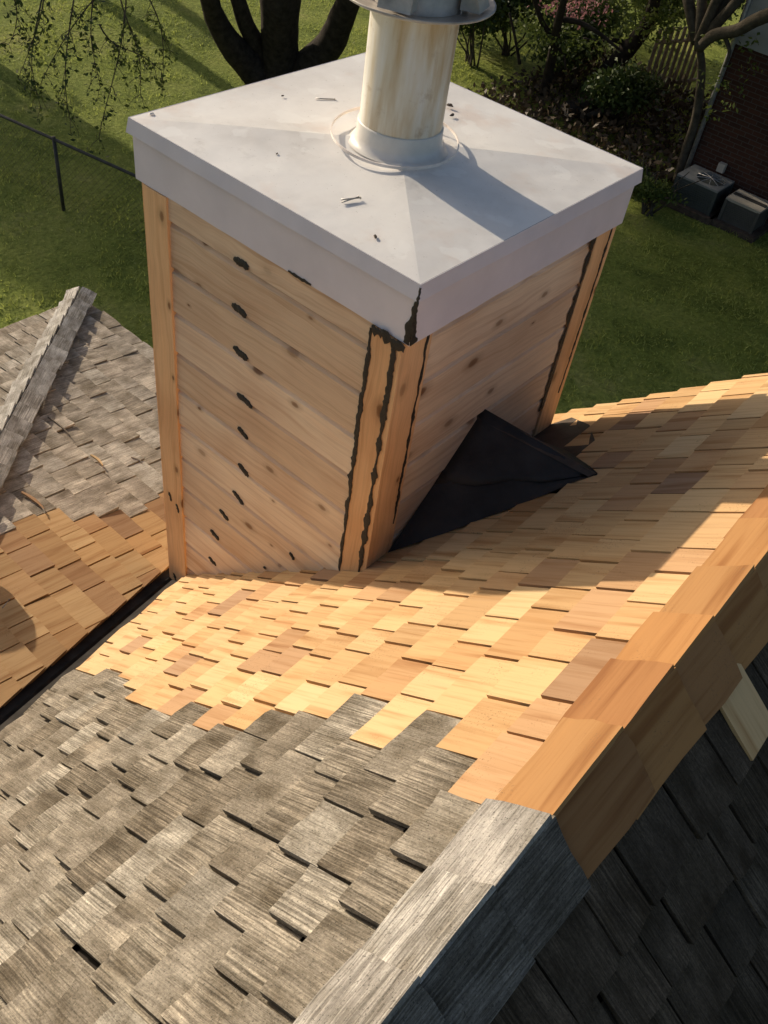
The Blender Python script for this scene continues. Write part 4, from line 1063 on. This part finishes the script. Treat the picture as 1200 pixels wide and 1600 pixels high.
for i, (px, py, r, h, mt, lb) in enumerate(shr):
    g = G(px, py); rs = random.Random(200 + i)
    cr = [((g[0] + rs.uniform(-.5, .5) * r, g[1] + rs.uniform(-.5, .5) * r, GZ + h * rs.uniform(.35, .75)), (r * rs.uniform(.5, .8), r * rs.uniform(.5, .8), h * rs.uniform(.25, .42))) for _ in range(6)]
    t = empty('shrub', tuple(g), lb, 'shrub', 'shrubs behind the chimney')
    m = MB()
    for k in range(9):
        c, _ = cr[k % 6]; limb(m, (g[0] + rs.uniform(-.1, .1), g[1] + rs.uniform(-.1, .1), GZ - .05), (c[0] + rs.uniform(-.4, .4), c[1] + rs.uniform(-.4, .4), c[2] + rs.uniform(0, .5)), .022, .006, .12, rs)
    m.build('stems', BARK2, t); leaves(cr, int(4200 * min(1, r)), .055 if r > .7 else .035, mt, 'foliage', t, .5)

def px_limb(m, pts, ws, d0, d1):
    n = len(pts); P = []; R_ = []
    for i, ((x, y), w) in enumerate(zip(pts, ws)):
        d = d0 + (d1 - d0) * i / (n - 1); P.append(Vector(at(x, y, dist=d))); R_.append(w / FPX * d / 2)
    Q = []; W = []
    for i in range(n - 1):
        p0, p1, p2, p3 = P[max(i - 1, 0)], P[i], P[i + 1], P[min(i + 2, n - 1)]
        for f in (0, .33, .66):
            Q.append(.5 * ((2 * p1) + (p2 - p0) * f + (2 * p0 - 5 * p1 + 4 * p2 - p3) * f * f + (3 * p1 - p0 - 3 * p2 + p3) * f ** 3)); W.append(R_[i] + (R_[i + 1] - R_[i]) * f)
    Q.append(P[-1]); W.append(R_[-1]); m.tube(Q, W, 8); return Q

def forked_tree():
    g = G(850, 150); t = empty('small_tree', tuple(g), 'thin forked small tree with bare dark branches and pink blossom', 'tree')
    m = MB(); d = float(np.linalg.norm(g - CAM))
    px_limb(m, [(850, 150), (858, 110), (866, 70), (872, 35), (884, -10)], [16, 14, 13, 12, 10], d, d - 2)
    px_limb(m, [(868, 62), (850, 40), (838, 10), (830, -20)], [9, 8, 6, 5], d - 1, d - 1.6)
    px_limb(m, [(874, 30), (905, 35), (940, 55), (968, 78)], [9, 7, 5, 3], d - 1.4, d - 1.6)
    px_limb(m, [(866, 70), (880, 85), (884, 110)], [5, 4, 3], d - 1, d - 1)
    px_limb(m, [(812, 100), (805, 60), (796, 20)], [5, 4, 3], d - 1, d - 1.4)
    m.build('trunk', BARK, t)
    c = at(915, 8, dist=d - .5); c2_ = at(880, -20, dist=d - 1); leaves([(tuple(c), (.9, .7, .35)), (tuple(c2_), (.9, .8, .6))], 500, .04, PINK, 'blossom', t)
    cs = [at(x, y, dist=d - 1.2) for x, y in ((850, 60), (830, 30), (900, 60), (950, 70), (800, 60))]
    leaves([(tuple(c), (.45, .45, .4)) for c in cs], 420, .05, LEAFB, 'leaves', t)
forked_tree()

def leaning():
    g = G(930, 145); t = empty('leaning_tree', tuple(g), 'thick leaning trunk with bare limbs in front of the brick house', 'tree'); d = float(np.linalg.norm(g - CAM))
    m = MB(); px_limb(m, [(915, 150), (950, 112), (985, 72), (1010, 40), (1022, 5), (1030, -30)], [30, 27, 24, 20, 16, 14], d, d - 1.5)
    px_limb(m, [(985, 72), (960, 62), (935, 66), (912, 60)], [9, 7, 5, 3], d - .6, d - .9)
    m.build('trunk', BARK, t)
    cs = [at(x, y, dist=d - 1.4) for x, y in ((1030, 20), (1000, 30), (1050, 50), (960, 50))]
    leaves([(tuple(c), (.5, .5, .4)) for c in cs], 420, .05, LEAFB, 'leaves', t)
    g2 = G(1060, 275); t2 = empty('side_tree', (g2[0], g2[1], GZ), 'slender tree with a long limb crossing the pale siding', 'tree'); d2 = float(np.linalg.norm(g2 - CAM)) - .4
    m = MB(); px_limb(m, [(1058, 285), (1072, 235), (1086, 190), (1094, 140), (1096, 100), (1092, 70)], [15, 14, 13, 12, 11, 9], d2, d2 - 1.0)
    px_limb(m, [(1092, 75), (1115, 55), (1150, 48), (1180, 32), (1215, 18)], [14, 15, 16, 17, 18], d2 - 1.0, d2 - 1.8)
    px_limb(m, [(1130, 52), (1140, 80), (1132, 105)], [7, 5, 3], d2 - 1.2, d2 - 1.3)
    m.build('trunk', BARK2, t2)
    cs = [at(x, y, dist=d2 - 1.1) for x, y in ((1120, 170), (1140, 60), (1085, 60), (1172, 140), (1180, 70))]
    leaves([(tuple(c), (.28, .28, .28)) for c in cs], 150, .045, LEAFB, 'leaves', t2)
    leaves([((-4.2, 15.2, .9), (2.6, 2.4, 1.3)), ((-7.4, 15.8, .6), (2.6, 2.2, 1.3)), ((-1.2, 13.6, 1.2), (2.6, 2.4, 1.3)), ((-5.5, 13.2, 1.4), (2.4, 2.2, 1.2)), ((-9.8, 14.6, .8), (2.2, 2.0, 1.2))], 20000, .11, LEAF, 'crown', t2)  # crown out of view, added to darken the corner by the brick house
    m = MB(); rs = random.Random(5); top = at(1092, 70, dist=d2 - 1.0)
    for e in ((-4.2, 15.2, 1.2), (-7.4, 15.8, 1.0), (-1.2, 13.6, 1.4), (-5.5, 13.2, 1.6), (-9.8, 14.6, 1.0)): limb(m, top, e, .09, .03, .08, rs)
    m.build('added_canopy_limbs', BARK2, t2)
    # fallen limb and cut log
    g3 = G(925, 178); m = MB(); d3 = float(np.linalg.norm(g3 - CAM))
    px_limb(m, [(915, 182), (945, 172), (975, 168), (1005, 158), (1030, 140), (1046, 122)], [7, 10, 11, 10, 9, 8], d3 - .5, d3 - .3)
    o = m.build('fallen_limb', BARK2); tag(o, 'long curved fallen limb lying over the dark brush', 'limb')
    g4 = G(880, 182); m = MB(); q = Vector((g4[0], g4[1], GZ + .12))
    log = empty('cut_log', tuple(g4), 'short cut log with a pale sawn face behind the metal cover', 'log')
    m.tube([q, q + Vector((.5, .8, .02))], [.16, .15], 14); m.build('bark_body', BARK, log)
    m = MB(); ax = Vector((.5, .8, .02)).normalized(); s_ = ax.orthogonal().normalized(); u_ = ax.cross(s_)
    m.add([q - ax * .004 + (s_ * math.cos(a) + u_ * math.sin(a)) * .145 for a in [2 * math.pi * k / 16 for k in range(16)]], [tuple(range(16))], [(math.cos(k), math.sin(k), 0) for k in range(16)], .3); m.build('sawn_face', PINE, log)
leaning()

def railing():
    p, q = Vector(at(1010, 118, y=16.2)), Vector(at(1110, 62, y=17.6))
    WD = mat_plain('grey_wood', (.22, .195, .16), 0.9, 0.1, 0.3, 6)
    o = empty('picket_fence', (p.x, p.y, GZ), 'grey picket fence behind the leaning trunk', 'fence')
    p.z = q.z = GZ; d = q - p; n = max(4, int(d.length / .15))
    for k in range(n):
        b = p + d * k / n; m = MB(); m.box(-.04, -.012, 0, .04, .012, 1.35 + .02 * math.sin(k * 7), M=Matrix.Translation(b) @ Matrix.Rotation(math.atan2(d.y, d.x), 4, 'Z')); m.build('picket', WD, o)
    for z in (.3, 1.1):
        m = MB(); m.tube([p + Vector((0, .03, z)), q + Vector((0, .03, z))], .035, 6, smooth=False); m.build('rail', WD, o)
railing()

# grass blades over the visible lawn
def grass():
    n = 130000
    x = RNG.uniform(-19, 2, n); y = RNG.uniform(1.6, 19, n)
    keep = ~((x < -1.1) & (x > -3.7) & (y < 1.1)) & ~((x > -4.3) & (y > 13.2))
    x, y = x[keep], y[keep]; n = len(x)
    z = GZ + .05 * np.sin(x * .9 + y * .3) + .05 * np.sin(y * .8 - x * .35) - .01
    h = RNG.uniform(.02, .06, n) * (1 + .55 * np.sin(x * 2.1 + 1.3 * np.sin(y * 1.7)) * np.sin(y * 2.6 + np.sin(x * 1.3)) + .35 * np.sin(x * 7.3 + y * 2.2) * np.sin(y * 6.1)); a = RNG.uniform(0, 2 * np.pi, n); w = RNG.uniform(.007, .014, n)
    lean = RNG.normal(size=(n, 2)) * .035
    b = np.stack([x, y, z], 1); s = np.stack([np.cos(a) * w, np.sin(a) * w, np.zeros(n)], 1)
    V = np.stack([b - s, b + s, b + np.stack([lean[:, 0], lean[:, 1], h], 1)], 1).reshape(-1, 3)
    o = np_mesh('grass', V, np.arange(3 * n).reshape(n, 3), GRASS, RNG.random(n)); tag(o, 'short grass blades all over the lawn', kind='stuff')
grass()
# brush and dead leaves in the dark corner by the brick house
def brush():
    n = 5000; P = np.stack([RNG.uniform(-8.5, -4.3, n), RNG.uniform(12.6, 17.5, n), GZ + .03 + RNG.random(n) ** 2 * .35], 1)
    o = leaf_quads(P, .07, mat_leaf('dead_brush', (.05, .035, .02), (.10, .07, .04), .1), 'ground_litter', None); tag(o, 'dead leaves and brush on the ground by the brick house', kind='stuff')
brush()
